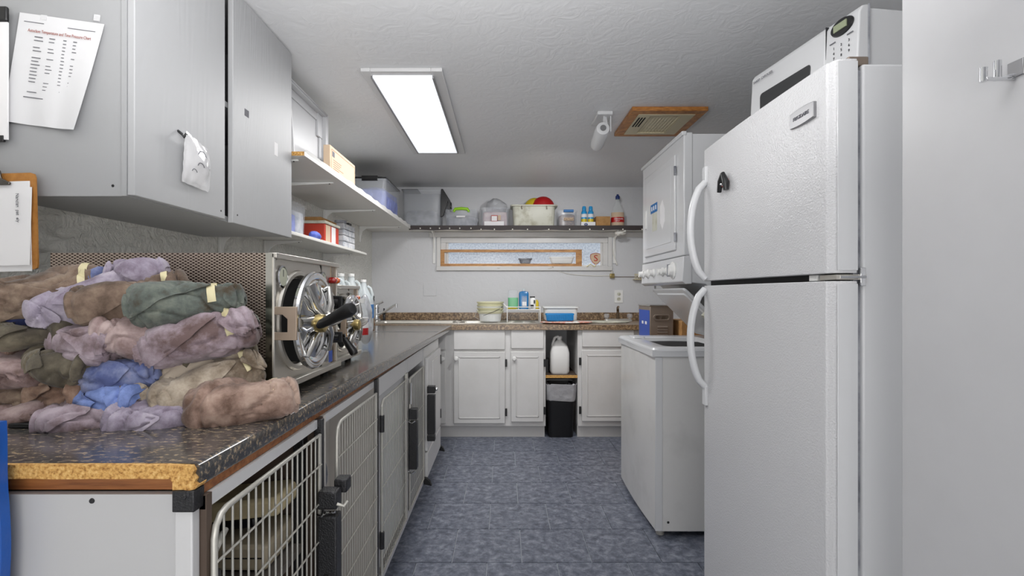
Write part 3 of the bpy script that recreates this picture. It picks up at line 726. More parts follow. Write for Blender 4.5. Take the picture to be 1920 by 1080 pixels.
def bagf(off, yw0, yw1, zt, zb):
    def fn(u, v):
        y = yw0+(yw1-yw0)*u+.004*(1-v)*0; z = zb+(zt-zb)*v
        z += -.018*(u)*(1 if v > .5 else .3); y += .015*sin(v*pi)*(u-.1)
        x = UX+.026+off+.012*sin(v*pi)*sin(u*pi)+.003*noise.noise(Vector((u*6, v*6, off*50)))+.012*v*(1-u)
        return (x, y, z), (1, 0, 0)
    return fn
P(sheet(bagf(.0, 1.372, 1.462, 1.604, 1.49), 12, 16, .002), 'paper_stack', m_paperb, t)
P(sheet(bagf(.004, 1.356, 1.476, 1.614, 1.476), 14, 20, .001), 'film', m_film, t)
g = G()
for (yc, zc_, r_) in ((1.42, 1.555, .020), (1.415, 1.525, .016), (1.385, 1.505, .012)):
    g.tube([(UX+.0475, yc+r_*cos(a*pi/8), zc_+r_*sin(a*pi/8)) for a in range(1, 8)], .0012, 5)
P(g, 'printed_curve', m_inkgrey, t)
# printed chart taped to the cabinet side
C = Vector(at(103, 137, U0-.004)); ang = radians(-8)
t = T('wall_chart', 'curled paper sterilizing chart with red title taped to cabinet side', 'paper', tuple(C), rot=(0, -ang, 0))
pw, ph = .205, .265
def chf(u, v):
    x = -pw/2+pw*u; z = -ph/2+ph*v
    x *= 1-.10*(1-v); x -= (.012*(1-v))
    y = -.001-.022*max(0, u-.7)*(1-v)*1.4-.010*(1-v)**2*abs(u-.3)-.0012*sin(u*14+v*2)*(1-v)
    return (x, y, z), (0, -1, 0)
P(sheet(chf, 26, 20, .0006), 'sheet', m_paper, t, local=True)
text('Autoclave Temperature and Time Pressure Chart', .0105, (.002, -.0045, .092), FC, m_inkred, t, local=True, sx=.72, ext=.0001)
g = G(); random.seed(11)
for r_ in range(17):
    z = .078-r_*.0083
    for (c0, wd) in ((-.058, .022), (-.022, .016), (.012, .008), (.036, .010)):
        if random.random() < .82 or r_ == 0: g.box(c0, c0+wd*random.uniform(.7, 1.05), -.0030, -.0026, z, z+(.0018 if r_ else .0022))
g.box(-.065, .0, -.0030, -.0026, -.068, -.066); g.box(-.088, -.04, -.003, -.0026, .112, .1135); g.box(.018, .085, -.003, -.0026, .110, .1115); g.box(.048, .062, -.006, -.0056, -.11, -.1085)
P(g, 'printed_rows', m_inkgrey, t, local=True, kind='stuff')
g = box(.075, .09, -.0014, -.0006, .138, .153); g.box(-.05, -.035, -.003, -.0022, .122, .134)
P(g, 'clear_tape', m_film, t, local=True)
# clipboards at the frame edge
def clipboard(cx, cz, w, h, label, rz, wr, big):
    t = T('clipboard', label, 'clipboard', (cx, U0-.030, cz), rot=(0, radians(rz), 0), group='clipboards hanging on the cabinet side')
    P(G().prism([(-w/2+.01, -h/2), (w/2-.01, -h/2), (w/2-.002, -h/2+.003), (w/2, -h/2+.012), (w/2, h/2-.012), (w/2-.003, h/2-.003), (w/2-.012, h/2), (-w/2+.012, h/2), (-w/2, h/2-.012), (-w/2, -h/2+.01)], 'y', .0, .004), 'board', m_clip, t, local=True)
    P(box(-w/2+.004, w/2-.012, -.003, -.0005, -h/2-.004, h/2-.02), 'paper_pad', m_paperb, t, local=True, bevel=.0004)
    P(sheet(lambda u, v: ((-w/2+(w-.004)*u-.006*(1-v), -.0045-.004*(1-v)*u, -h/2+.01+(h-.045)*v), (0, -1, 0)), 6, 6, .0006), 'top_sheet', m_paperb, t, local=True)
    c = P(G().prism([(-.035, h/2-.03), (.035, h/2-.03), (.036, h/2-.024), (.016, h/2-.014), (.012, h/2+.006), (-.012, h/2+.006), (-.016, h/2-.014), (-.036, h/2-.024)], 'y', -.012, -.006), 'clip', m_clipm, t, local=True, bevel=.002)
    P(G().tube([(0+.0085*cos(a*pi/8), -.014, h/2+.010+.0085*sin(a*pi/8)) for a in range(16)], .0018, 8, closed=True), 'ring', m_chrome, c, local=True)
    P(G().tube([(-.012, -.009, h/2-.008), (.012, -.009, h/2-.008)], .005, 10), 'spring', m_chrome, c, local=True)
    if wr:
        text(wr, .010, (.052, -.0105, .03), (pi/2, pi/2, 0), m_inkgrey, t, local=True, name='handwriting')
    return t
c1 = Vector(at(0, 416, U0-.03))
clipboard(c1.x, c1.z, .172, .228, 'brown clipboard with handwritten white sheets hanging below the cabinet corner', -1.5, 'Nancian  pat  ely', 1)
c2 = Vector(at(-84, 146, U0-.03))
o = T('document_clip', 'white papers in a dark clip at the left edge beside the chart', 'papers', (-1.232, U0-.016, 1.53))
X0 = at(15, 0, U0-.016)[0]
P(box(-1.249, X0, U0-.018, U0-.014, at(0, 262, U0-.016)[2], at(0, 42, U0-.016)[2]), 'papers', m_paperb, o)
g = box(-1.249, X0+.001, U0-.022, U0-.012, at(0, 48, U0)[2], at(0, 20, U0)[2]); P(g, 'clip', m_black, o, bevel=.004)
P(box(-1.249, X0-.008, U0-.020, U0-.012, at(0, 270, U0)[2], at(0, 258, U0)[2]), 'clip_foot', m_black, o, bevel=.002)
# ================================================================== SHELVES
def bracket(t, y, z, L, vert, x=XL, mat=m_plast):
    g = G(); g.box(x+.0005, x+.012, y-.012, y+.012, z-vert, z-.001)
    g.prism([(x+.002, z-.001), (x+L, z-.001), (x+L, z-.008), (x+.06, z-.022), (x+.03, z-.045), (x+.012, z-.10), (x+.002, z-.12)], 'y', y-.005, y+.005)
    b_ = P(g, 'bracket', mat, t, bevel=.002)
    P(G().ball((x+L-.02, y+.0, z-.009), .004, n=8, m=6), 'screw', m_black, b_)
SZ = 1.77
t = T('upper_left_shelf', 'long white melamine shelf high on the left wall with raw wood end', 'shelf', (-1.05, 3.2, SZ-.02))
P(box(XL+.001, -.842, 2.10, YB-.001, SZ-.019, SZ), 'board', m_shelf, t, bevel=.001)
P(box(-1.2, -.845, 2.096, 2.1, SZ-.018, SZ-.001), 'end_grain', m_parti, t)
for y in (2.15, 2.59, 3.44, 4.29): bracket(t, y, SZ-.019, .36, .14)
g = G(); pts = []
random.seed(4)
n_ = 60; v = []
for i in range(n_+1):
    y = 2.12+(4.46-2.12)*i/n_; a = .004*sin(i*1.3)+.003*random.random()
    amp = .9 if i > 14 else .3
    v += [(-.842, y, SZ-.004), (-.839, y, SZ+.009+a*amp), (-.846, y, SZ+.0115+a*amp), (-.846, y, SZ+.0005)]
g.v = v; g.f = [(i*4+k, i*4+4+k, i*4+4+(k+1) % 4, i*4+(k+1) % 4) for i in range(n_) for k in range(4)]+[(0, 1, 2, 3), (n_*4, n_*4+3, n_*4+2, n_*4+1)]
P(g, 'shelf_liner', m_plast, t, label='wavy white shelf liner edge')
t = T('lower_left_shelf', 'short white shelf on the left wall below the long shelf', 'shelf', (-1.12, 2.85, 1.447))
P(box(XL+.001, -1.0, 2.08, 3.62, 1.447, 1.465), 'board', m_shelf, t, bevel=.004, seg=3)
for y in (2.18, 2.59, 3.43): bracket(t, y, 1.447, .2, .13)
P(box(XL+.0005, XL+.010, 2.17, 2.19, 1.20, 1.447), 'upright', m_plast, t)
t = T('back_shelf', 'white shelf above the window along the back wall', 'shelf', (.3, 4.58, SZ-.02))
P(box(-.841, XR-.002, 4.47, YB-.001, SZ-.019, SZ), 'board', m_shelf, t, bevel=.001)
def bracket_y(t, x, z, L):
    g = G(); g.box(x-.012, x+.012, YB-.012, YB-.0005, z-.30, z-.001)
    g.prism([(YB-.002, z-.001), (YB-L, z-.001), (YB-L, z-.008), (YB-.07, z-.03), (YB-.03, z-.07), (YB-.012, z-.2), (YB-.002, z-.22)], 'x', x-.006, x+.006)
    P(g, 'bracket', m_plast, t, bevel=.002)
bracket_y(t, at(814, 0, 4.69)[0], SZ-.019, .2); bracket_y(t, at(1152, 0, 4.69)[0], SZ-.019, .2)
g = G()
n_ = 50; v = []; gx0, gx1 = -.855, 1.29
for i in range(n_+1):
    x = gx0+(gx1-gx0)*i/n_; s_ = .003*sin(i*.9)
    v += [(x, 4.468, SZ-.030+s_), (x, 4.468, SZ+.010+s_*.4), (x, 4.474, SZ+.012), (x, 4.474, SZ+.0008), (x, 4.4695, SZ+.0008), (x, 4.4695, SZ-.03+s_)]
g.v = v; g.f = [(i*6+k, i*6+6+k, i*6+6+(k+1) % 6, i*6+(k+1) % 6) for i in range(n_) for k in range(6)]+[tuple(range(6)), tuple(n_*6+k for k in reversed(range(6)))]
gt = T('shelf_garland', 'dark fabric strip with white beads along the back shelf edge', 'garland', (.2, 4.47, SZ-.03))
P(g, 'strip', m_dark, gt)
bd = None
for px in (788, 807, 824, 843, 862, 883, 902, 927, 961, 989, 1029, 1068, 1106, 1131, 1168, 1204):
    p = at(px, 428 if px < 900 else 430, 4.464)
    if bd is None: bd = P(G().ball((0, 0, 0), .0062, n=10, m=8), 'bead', m_bead, gt, local=True); o = bd
    else: o = bd.copy(); COL.objects.link(o)
    o.parent = gt; o.location = Vector(p)-Vector(gt.location)

# ------------------------------------------------------------------ bins
def bin_open(cx, cy, z, hx, hy, h, mat, t, taper=.9, r=.025, th=.003, rim=.006, name='tub', local=False):
    g = G().loft([(cx, cy, z, hx*taper-.004, hy*taper-.004, r), (cx, cy, z+.006, hx*taper, hy*taper, r), (cx, cy, z+h-.012, hx-rim, hy-rim, r), (cx, cy, z+h-.012, hx, hy, r), (cx, cy, z+h, hx, hy, r),
                  (cx, cy, z+h, hx-rim-th, hy-rim-th, r), (cx, cy, z+.01, hx*taper-th, hy*taper-th, r)], seg=4)
    return P(g, name, mat, t, local=local)
def lump(c, rx, ry, rz, amp, sc, n=24, m=16):
    g = G().ball(c, rx, ry, rz, n, m)
    g.v = [tuple(Vector(p)+(Vector(p)-Vector(c)).normalized()*amp*noise.noise(Vector(p)*sc)) for p in g.v]
    return g
def fill_box(x0, x1, y0, y1, z0, z1, amp=.008, sc=25):
    # rounded contents with an uneven top
    g = G(); n = 10; v = []; f = []
    rings = [(z0, .98), (z0+(z1-z0)*.5, 1.0), (z0+(z1-z0)*.9, .97), (z1, .8), (z1+.003, .3)]
    cx, cy, hx, hy = (x0+x1)/2, (y0+y1)/2, (x1-x0)/2, (y1-y0)/2
    g.loft([(cx, cy, z, hx*s, hy*s, min(hx, hy)*.35) for z, s in rings], seg=5)
    g.v = [(p[0], p[1], p[2]+(amp*noise.noise(Vector(p)*sc) if p[2] > z0+.01 else 0)) for p in g.v]
    return g
# items on the upper left shelf
t = T('plastic_tray', 'large white plastic tray standing on edge near the cabinet', 'tray', (-.95, 2.4, SZ))
g = G(); zt_ = 2.12; b0, b1 = 2.10, 2.655
g.box(-.985, -.978, b0, b1, SZ+.001, zt_); g.box(-.978, -.945, b0, b1, zt_-.012, zt_); g.box(-.978, -.945, b1-.014, b1, SZ+.001, zt_); g.box(-.978, -.945, b0, b0+.014, SZ+.001, zt_)
P(g, 'shell', m_traywhite, t, bevel=.003)
g = G(); g.box(-.978, -.972, b0+.014, b1-.014, zt_-.05, zt_-.012); g.box(-.978, -.965, b1-.075, b1-.014, zt_-.13, zt_-.012); g.box(-.978, -.968, b1-.045, b1-.014, SZ+.001, zt_-.13)
g.box(-.946, -.941, b0, b1, zt_-.004, zt_+.004); g.box(-.946, -.941, b1-.004, b1+.004, SZ+.001, zt_+.004)
P(g, 'rim', m_traywhite, t, bevel=.002)
S(G().prism([(-.945, SZ+.001), (-.893, SZ+.001), (-.905, 1.95), (-.925, 2.05), (-.945, 2.05)], 'y', 2.112, 2.12), 'white_board', m_paper, 'thin white board standing between wall cabinet and the large plastic tray', 'board')
t = T('mailer_box', 'flat pale cardboard box with printed panel standing on the upper shelf', 'box', (-.88, 2.7, SZ))
g = box(-.905, -.87, 2.485, 2.90, SZ+.001, 1.915); P(g, 'carton', m_cardpale, t, bevel=.003)
g = G(); g.box(-.8699, -.8694, 2.505, 2.885, 1.898, 1.9); g.box(-.8699, -.8694, 2.505, 2.507, SZ+.02, 1.9); g.box(-.8699, -.8694, 2.883, 2.885, SZ+.02, 1.9)
P(g, 'printed_frame', m_inkred, t)
g = G(); random.seed(9); g.box(-.8699, -.8692, 2.515, 2.55, 1.865, 1.892)
P(g, 'printed_logo', m_inkgrey, t)
g = G()
for r_ in range(5): g.box(-.8699, -.8694, 2.53, 2.62+random.random()*.08, 1.85-r_*.011, 1.852-r_*.011)
P(g, 'printed_rows', m_inkred, t, kind='stuff')
t = T('storage_bin', 'large clear storage bin of blue cloth with black lid on the upper left shelf', 'storage bin', (-1.03, 3.9, SZ), group='clear storage bins on the high shelves')
bin_open(-1.03, 3.905, SZ+.001, .165, .25, .245, m_clear2, t, taper=.93)
P(fill_box(-1.18, -.875, 3.672, 4.13, SZ+.012, SZ+.19, .02, 12), 'blue_contents', m_bluec, t)
g = box(-1.19, -.868, 3.66, 4.15, SZ+.246, SZ+.258); g.box(-1.16, -.9, 3.68, 4.13, SZ+.258, SZ+.265); g.box(-1.05, -.93, 3.655, 3.665, SZ+.23, SZ+.268)
P(g, 'lid', m_black, t, bevel=.004)
t = T('storage_bin', 'grey clear storage bin with black side latch in the shelf corner', 'storage bin', (-.745, 4.585, SZ), group='clear storage bins on the high shelves')
bin_open(-.745, 4.585, SZ+.001, .178, .108, .335, m_clear2, t, taper=.94)
P(fill_box(-.90, -.60, 4.50, 4.67, SZ+.012, SZ+.15, .02, 14), 'grey_contents', m_greyc, t)
P(box(-.93, -.78, 4.50, 4.69, SZ+.337, SZ+.344), 'lid', m_black, t, bevel=.003)
lt = P(G().prism([(-.57, SZ+.345), (-.553, SZ+.345), (-.488, SZ+.24), (-.488, SZ+.16), (-.508, SZ+.16), (-.508, SZ+.23), (-.55, SZ+.10), (-.575, SZ+.09)], 'y', 4.49, 4.515), 'latch_handle', m_black, t, bevel=.003)
P(G().prism([(-.57, SZ+.33), (-.553, SZ+.33), (-.488, SZ+.24), (-.488, SZ+.16), (-.508, SZ+.16), (-.508, SZ+.23), (-.57, SZ+.30)], 'y', 4.62, 4.645), 'latch_rib', m_black, lt, bevel=.003)
P(G().cyl((-.495, 4.5, SZ+.2), (-.495, 4.64, SZ+.2), .008), 'latch_bar', m_black, lt)
# items on the back shelf
t = T('storage_bin', 'low clear bin with lime green handle on the back shelf', 'storage bin', (-.385, 4.58, SZ), group='clear storage bins on the high shelves')
bin_open(-.385, 4.585, SZ+.001, .158, .10, .155, m_clear, t, taper=.92)
P(fill_box(-.52, -.25, 4.50, 4.67, SZ+.01, SZ+.10, .02, 14), 'grey_contents', m_greyc, t)
P(lump((-.32, 4.57, SZ+.06), .08, .06, .045, .02, 24), 'white_cloth', m_whitec, t)
P(box(-.53, -.24, 4.49, 4.68, SZ+.156, SZ+.162), 'lid', m_clear, t, bevel=.002)
P(G().tube([(-.455, 4.478, SZ+.135), (-.44, 4.476, SZ+.16), (-.385, 4.474, SZ+.165), (-.33, 4.476, SZ+.16), (-.315, 4.478, SZ+.135)], [.011, .014, .014, .014, .011], 12), 'handle', m_lime, t, label='lime green handle')
P(box(-.43, -.35, 4.474, 4.478, SZ+.085, SZ+.1), 'sticker', m_paperb, t)
t = T('storage_bin', 'clear bin of pink contents with grey bag on top, back shelf', 'storage bin', (-.082, 4.58, SZ), group='clear storage bins on the high shelves')
bin_open(-.082, 4.585, SZ+.001, .135, .10, .175, m_clear, t, taper=.93)
P(fill_box(-.195, .03, 4.505, 4.665, SZ+.01, SZ+.145, .01, 14), 'pink_contents', m_pinkc, t)
P(box(-.178, .0, 4.483, 4.488, SZ+.012, SZ+.05), 'paper_label', m_paperb, t)
P(box(-.115, -.06, 4.478, 4.482, SZ+.05, SZ+.105), 'sticker', m_redbox, t, bevel=.002); P(box(-.112, -.063, 4.4765, 4.479, SZ+.053, SZ+.098), 'sticker', m_paperb, t)
P(box(-.055, -.03, 4.479, 4.482, SZ+.06, SZ+.105), 'sticker', m_cardpale, t)
g = lump((-.07, 4.585, SZ+.19), .098, .085, .075, .02, 22, 30, 18); S(g, 'plastic_bag', m_bag, 'crumpled grey plastic bag on top of the pink bin', 'bag')
t = T('dish_pan', 'grimy cream dish pan on the back shelf holding coloured bowls', 'dish pan', (.272, 4.58, SZ))
bin_open(.272, 4.585, SZ+.001, .215, .108, .20, m_cream, t, taper=.86, r=.04, th=.004, rim=.02)
g = G()
for x in (.16, .385): g.tube([(x, 4.479, SZ+.19), (x, 4.476, SZ+.17), (x+.004, 4.479, SZ+.16)], .004, 6)
P(g, 'rim_hook', m_bronze, t)
def disc_bowl(cx, cz, r, mat, label, y, tilt):
    mx = Matrix.Translation((cx, y, cz)) @ Matrix.Rotation(radians(90+tilt), 4, 'X')
    S(G().lathe([(0, .05), (r*.5, .05), (r*.85, .03), (r, 0), (r*.96, 0), (r*.8, .025), (r*.45, .044), (0, .044)], n=36, mx=mx), 'plastic_bowl', mat, label, 'bowl', 'bowls in the dish pan')
disc_bowl(.36, SZ+.185, .105, m_red, 'red plastic bowl standing on edge in the dish pan', 4.56, 0)
disc_bowl(.285, SZ+.19, .095, m_yellow, 'yellow plastic bowl behind the red one in the dish pan', 4.60, 0)
S(box(.13, .17, 4.55, 4.57, SZ+.02, SZ+.215), 'black_brush', m_black, 'black tool tip poking out of the dish pan', 'tool')
t = T('food_box', 'small clear box of brown kibble labelled cat food', 'food box', (.575, 4.57, SZ))
bin_open(.575, 4.575, SZ+.001, .092, .085, .15, m_clear, t, taper=.93)
P(fill_box(.502, .648, 4.505, 4.645, SZ+.01, SZ+.115, .004, 40), 'kibble', m_kibble, t)
P(box(.54, .63, 4.484, 4.52, SZ+.135, SZ+.158), 'blue_tab', m_bluetag, t, bevel=.002); P(box(.54, .628, 4.480, 4.484, SZ+.058, SZ+.083), 'paper_label', m_cardpale, t)
text('Cat Food', .022, (.584, 4.479, SZ+.070), FC, m_ink, t, name='handwriting')
# spray cans in carton
t = T('can_carton', 'low white carton tray holding two blue spray cans', 'carton', (.757, 4.51, SZ))
g = box(.697, .825, 4.482, 4.485, SZ+.001, SZ+.045); g.box(.697, .825, 4.545, 4.548, SZ+.001, SZ+.045); g.box(.697, .70, 4.485, 4.545, SZ+.001, SZ+.045); g.box(.822, .825, 4.485, 4.545, SZ+.001, SZ+.045); g.box(.697, .825, 4.485, 4.545, SZ+.001, SZ+.003)
P(g, 'tray', m_paperb, t)
P(G().lathe([(.017, 0), (.017, .001), (0, .001)], n=24, sx=1, sy=.7, mx=Matrix.Translation((.74, 4.482, SZ+.022)) @ Matrix.Rotation(pi/2, 4, 'X')), 'logo_oval', m_bluedk, t)
text('GV', .014, (.74, 4.4805, SZ+.022), FC, m_paperb, t)
for i, x in enumerate((.728, .788)):
    c = T('spray_can', 'blue spray can with yellow band, %s of the two in the white tray' % ('left' if i == 0 else 'right'), 'spray can', (x, 4.515, SZ), group='spray cans in the tray')
    P(G().lathe([(.024, .0), (.026, .004), (.026, .13), (.022, .142), (.016, .146)], (x, 4.515, SZ+.004), 22), 'can', m_canblue, c)
    P(G().lathe([(.0264, .03), (.0264, .07)], (x, 4.515, SZ+.004), 22), 'yellow_band', m_yellow, c)
    P(G().lathe([(.0266, .085), (.0266, .115)], (x, 4.515, SZ+.004), 22), 'white_band', m_paperb, c)
    P(G().lathe([(.018, .146), (.018, .172), (.014, .186), (0, .187)], (x, 4.515, SZ+.004), 18), 'cap', m_canblue, c)
t = T('small_carton', 'small plain brown cardboard carton on the back shelf', 'carton', (.90, 4.57, SZ))
P(box(.835, .965, 4.50, 4.64, SZ+.001, SZ+.098), 'carton', m_card, t, bevel=.002)
cx = at(1158, 0, 4.56)[0]
t = T('syrup_bottle', 'tall clear syrup bottle with blue cap and red label', 'bottle', (cx, 4.56, SZ))
P(G().lathe([(.052, 0), (.056, .01), (.058, .09), (.056, .14), (.044, .18), (.026, .215), (.018, .25), (.017, .265)], (cx, 4.56, SZ+.001), 26, sy=.7), 'bottle', m_glass, t)
P(G().lathe([(.05, .004), (.053, .03), (0, .03)], (cx, 4.56, SZ+.001), 22, sy=.65), 'syrup', m_amber, t)
P(G().lathe([(.019, .262), (.02, .285), (.018, .292), (.011, .297), (.010, .307), (0, .308)], (cx, 4.56, SZ+.001), 18), 'cap', m_bluedk, t)
P(G().lathe([(.0585, .02), (.060, .06), (.0600, .10), (.0585, .138)], (cx, 4.56, SZ+.001), 26, sy=.7), 'label', m_cardpale, t)
P(G().lathe([(.0602, .048), (.0612, .06), (.0612, .088), (.0608, .094)], (cx, 4.56, SZ+.001), 26, sy=.7), 'label_band', m_red, t)
text('ORIGINAL', .018, (cx, 4.5165, SZ+.078), FC, m_paperb, t); text('SYRUP', .013, (cx-.008, 4.5165, SZ+.060), FC, m_paperb, t)
# lower left shelf
LZ = 1.465
t = T('storage_bin', 'clear tapered bin of blue and white packets on the lower shelf', 'storage bin', (-1.09, 2.48, LZ), group='bins on the lower shelf')
bin_open(-1.09, 2.48, LZ+.001, .075, .10, .15, m_clear, t, taper=.85)
P(fill_box(-1.15, -1.035, 2.40, 2.47, LZ+.01, LZ+.10, .012, 30), 'blue_packets', m_bluec, t); P(fill_box(-1.15, -1.03, 2.475, 2.56, LZ+.01, LZ+.12, .012, 30), 'white_packets', m_whitec, t)
t = T('red_box', 'red plastic box with white lid and paper labels on the lower shelf', 'box', (-1.11, 2.97, LZ))
P(box(-1.20, -1.025, 2.84, 3.08, LZ+.001, LZ+.105), 'box', m_redbox, t, bevel=.004); P(box(-1.208, -1.018, 2.832, 3.088, LZ+.105, LZ+.122), 'lid', m_cream, t, bevel=.004)
P(box(-1.0252, -1.024, 2.855, 2.93, LZ+.005, LZ+.10), 'paper_label', m_cardpale, t); P(box(-1.0252, -1.024, 2.95, 3.02, LZ+.005, LZ+.10), 'paper_label', m_paperb, t)
S(lump((-1.035, 2.72, LZ+.022), .025, .07, .021, .006, 50), 'blue_wrap', m_bluec, 'crumpled blue plastic wrap lying at the lower shelf edge', 'wrap')
t = T('tan_tray', 'tan tray lying on the white lid of the red box', 'tray', (-1.15, 3.0, LZ+.122))
P(box(-1.21, -1.06, 2.88, 3.15, LZ+.123, LZ+.150), 'tray', m_card, t, bevel=.005)
t = T('drawer_organizer', 'small clear drawer organizer standing at the lower shelf end', 'organizer', (-1.08, 3.3, LZ))
P(box(-1.13, -1.04, 3.20, 3.45, LZ+.001, LZ+.165), 'frame', m_clear2, t, bevel=.002)
for k in range(4):
    dd = P(box(-1.12, -1.034, 3.212, 3.325, LZ+.008+k*.039, LZ+.042+k*.039), 'drawer', m_whitec, t, bevel=.003); dd = P(box(-1.12, -1.034, 3.33, 3.442, LZ+.008+k*.039, LZ+.042+k*.039), 'drawer', m_whitec, t, bevel=.003)
S(G().lathe([(.022, 0), (.038, 0), (.038, .018), (.022, .018)], (-1.08, 3.28, LZ+.167), 24, close=True), 'tape_roll', m_greyc, 'grey tape roll lying on the drawer organizer', 'tape roll')
S(box(-1.07, -1.05, 3.36, 3.42, LZ+.167, LZ+.182), 'black_clip', m_black, 'small black clip on the drawer organizer', 'clip')
# ================================================================== STERILIZERS
ZW = .915
m_bracket = M('tan_steel', (186, 168, 150), .35, .6)
def rotx(x, y, z): return Matrix.Translation((x, y, z)) @ Matrix.Rotation(pi/2, 4, 'Y')   # local z -> +X
def sterilizer(label, x0, x1, y0, y1, z0, z1, yc, zc, R, sidemat, s, hand):
    t = T('steam_sterilizer', label, 'sterilizer', ((x0+x1)/2, (y0+y1)/2, z0-.018), group='steam sterilizers on the left worktop')
    g = box(x0, x1-.012, y0+.002, y1-.002, z0, z1-.002); P(g, 'body', m_steel, t, bevel=.003)
    P(box(x0, x1-.016, y0-.001, y0+.003, z0, z1), 'side_panel', sidemat, t)
    P(box(x1-.016, x1, y0-.0015, y0+.003, z0, z1), 'side_edge', m_steelbox, t)
    # front bezel frame and front panel
    g = G(); g.box(x1-.012, x1+.004, y0, y0+.010, z0, z1); g.box(x1-.012, x1+.004, y1-.008, y1, z0, z1); g.box(x1-.012, x1+.01, y0, y1, z1-.012, z1+.001); g.box(x1-.012, x1+.016, y0, y1, z0-.002, z0+.014)
    P(g, 'front_bezel', m_steel, t, bevel=.002)
    ycp = y1-.12*s   # control strip start
    # front panel with a round opening: ring loft
    g = G(); n = 48; v = []; 
    ya, yb, za, zb = y0+.010, ycp, z0+.014, z1-.012
    out = []
    for k in range(n):
        a = 2*pi*k/n; dy, dz = cos(a), sin(a)
        sc_ = min([(yb-yc)/dy if dy > 1e-6 else 9, (ya-yc)/dy if dy < -1e-6 else 9, (zb-zc)/dz if dz > 1e-6 else 9, (za-zc)/dz if dz < -1e-6 else 9])
        sc_ = max(sc_, R*.97) ; out.append((x1-.004, yc+dy*sc_, zc+dz*sc_)); v.append((x1-.004, yc+dy*R*.95, zc+dz*R*.95))
    g.v = v+out; g.f = [(k, (k+1) % n, n+(k+1) % n, n+k) for k in range(n)]
    P(g, 'front_panel', m_steel, t, fix=False)
    g = G()
    for (py, pz) in ((ya, za), (ya, zb), (yb, za), (yb, zb)): pass
    P(box(x1-.0115, x1-.006, y0+.008, y1-.008, z0+.01, z1-.01), 'panel_back', m_steel, t) if False else None
    # chamber
    mx = rotx(x1-.20*s, yc, zc)
    P(G().lathe([(0, 0), (R*.84, .0), (R*.84, .19*s), (R*.90, .205*s), (R*.97, .205*s), (R, .20*s), (R, .19*s)], n=48, mx=mx), 'chamber_rim', m_steel, t)
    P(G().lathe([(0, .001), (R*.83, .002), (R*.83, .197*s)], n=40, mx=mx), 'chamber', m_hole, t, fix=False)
    P(box(x1-.006, x1-.0035, ycp, y1-.008, z0+.014, z1-.012), 'control_panel', m_steel, t)
    P(box(x1-.0034, x1-.0015, y1-.045*s, y1-.012*s, z0+.014, z1-.012), 'control_strip', m_steelb, t)
    # gauges
    for (gy, gz, gr) in ((y0+.045*s, z1-.055*s, .028*s), (ycp-.012, z1-.055*s, .024*s)):
        mg = rotx(x1-.004, gy, gz)
        gg = P(G().lathe([(gr, 0), (gr, .009), (gr*.86, .011), (gr*.84, .007)], n=28, mx=mg), 'gauge', m_chrome, t)
        P(G().lathe([(gr*.82, .0095), (0, .0098)], n=28, mx=mg), 'dial', m_gauge, gg); P(G().box(x1+.0056, x1+.0064, gy-.001, gy+.001, gz, gz+gr*.6), 'needle', m_ink, gg)
    for (ly, lm) in ((y1-.058*s, m_redglass), (y1-.028*s, m_orglass)):
        P(G().lathe([(.0095*s, 0), (.0105*s, .004), (.0095*s, .016*s), (.006*s, .022*s), (0, .0225*s)], n=18, mx=rotx(x1-.002, ly, z1-.055*s)), 'indicator_lamp', lm, t)
    for (kz, kr) in ((z1-.125*s, .022*s), (z0+.095*s, .018*s)):
        mk = rotx(x1-.002, y1-.045*s, kz)
        P(G().lathe([(kr*1.5, 0), (kr*1.5, .002), (kr*1.35, .003)], n=26, mx=mk), 'knob_plate', m_steel, t)
        kb = P(G().lathe([(kr, 0), (kr, .008), (kr*.75, .010), (kr*.7, .026*s), (0, .027*s)], n=22, mx=mk), 'knob', m_black, t)
        P(G().box(x1+.006, x1+.034*s, y1-.045*s-.004, y1-.045*s+.004, kz-kr*.95, kz+kr*.95), 'knob_grip', m_black, kb, bevel=.002)
    for (ty, tz) in ((y0+.03, z0-.02), (y1-.03, z0-.02)):
        P(G().cyl((x1-.03, ty, z0-.018), (x1-.03, ty, z0), .012, n=14), 'foot', m_black, t); P(G().cyl((x0+.03, ty, z0-.018), (x0+.03, ty, z0), .012, n=14), 'foot', m_black, t)
    # door : dished chrome disc with yoke bar
    Rd = R*.95; dx = x1+.040*s; dyc = yc-.0*s
    md = rotx(dx, dyc, zc)
    d = P(G().lathe([(0, -.012), (Rd*.9, -.012), (Rd, -.006), (Rd*1.02, .002), (Rd, .008), (Rd*.9, .010), (Rd*.78, .004), (Rd*.5, .018*s), (Rd*.2, .024*s), (0, .025*s)], n=56, mx=md), 'door', m_chrome, t)
    g = G()
    # yoke: bar with four diverging ribs
    for sy_, sz_ in ((-1, 1), (-1, -1), (1, 1), (1, -1)):
        g.tube([(dx+.030*s, dyc+sy_*.012, zc+sz_*.012), (dx+.024*s, dyc+sy_*Rd*.45, zc+sz_*Rd*.30), (dx+.012*s, dyc+sy_*Rd*.62, zc+sz_*Rd*.70)], [.013*s, .010*s, .006*s], 10)
    g.tube([(dx+.012*s, dyc-Rd*.98, zc), (dx+.034*s, dyc-Rd*.5, zc), (dx+.038*s, dyc, zc), (dx+.034*s, dyc+Rd*.6, zc), (dx+.02*s, dyc+Rd*1.25, zc)], [.012*s, .016*s, .020*s, .016*s, .012*s], 12)
    P(g, 'yoke', m_chromew, d)
    P(G().lathe([(.022*s, 0), (.024*s, .01*s), (.022*s, .022*s), (.016*s, .026*s), (0, .026*s)], n=24, mx=rotx(dx+.034*s, dyc-.075*s, zc-.004)), 'hub_nut', m_brass, d)
    # hinge bracket
    g = G(); yb0 = y0+.006
    hx_ = x1+.056*s; h1, h2 = .040*s, .021*s
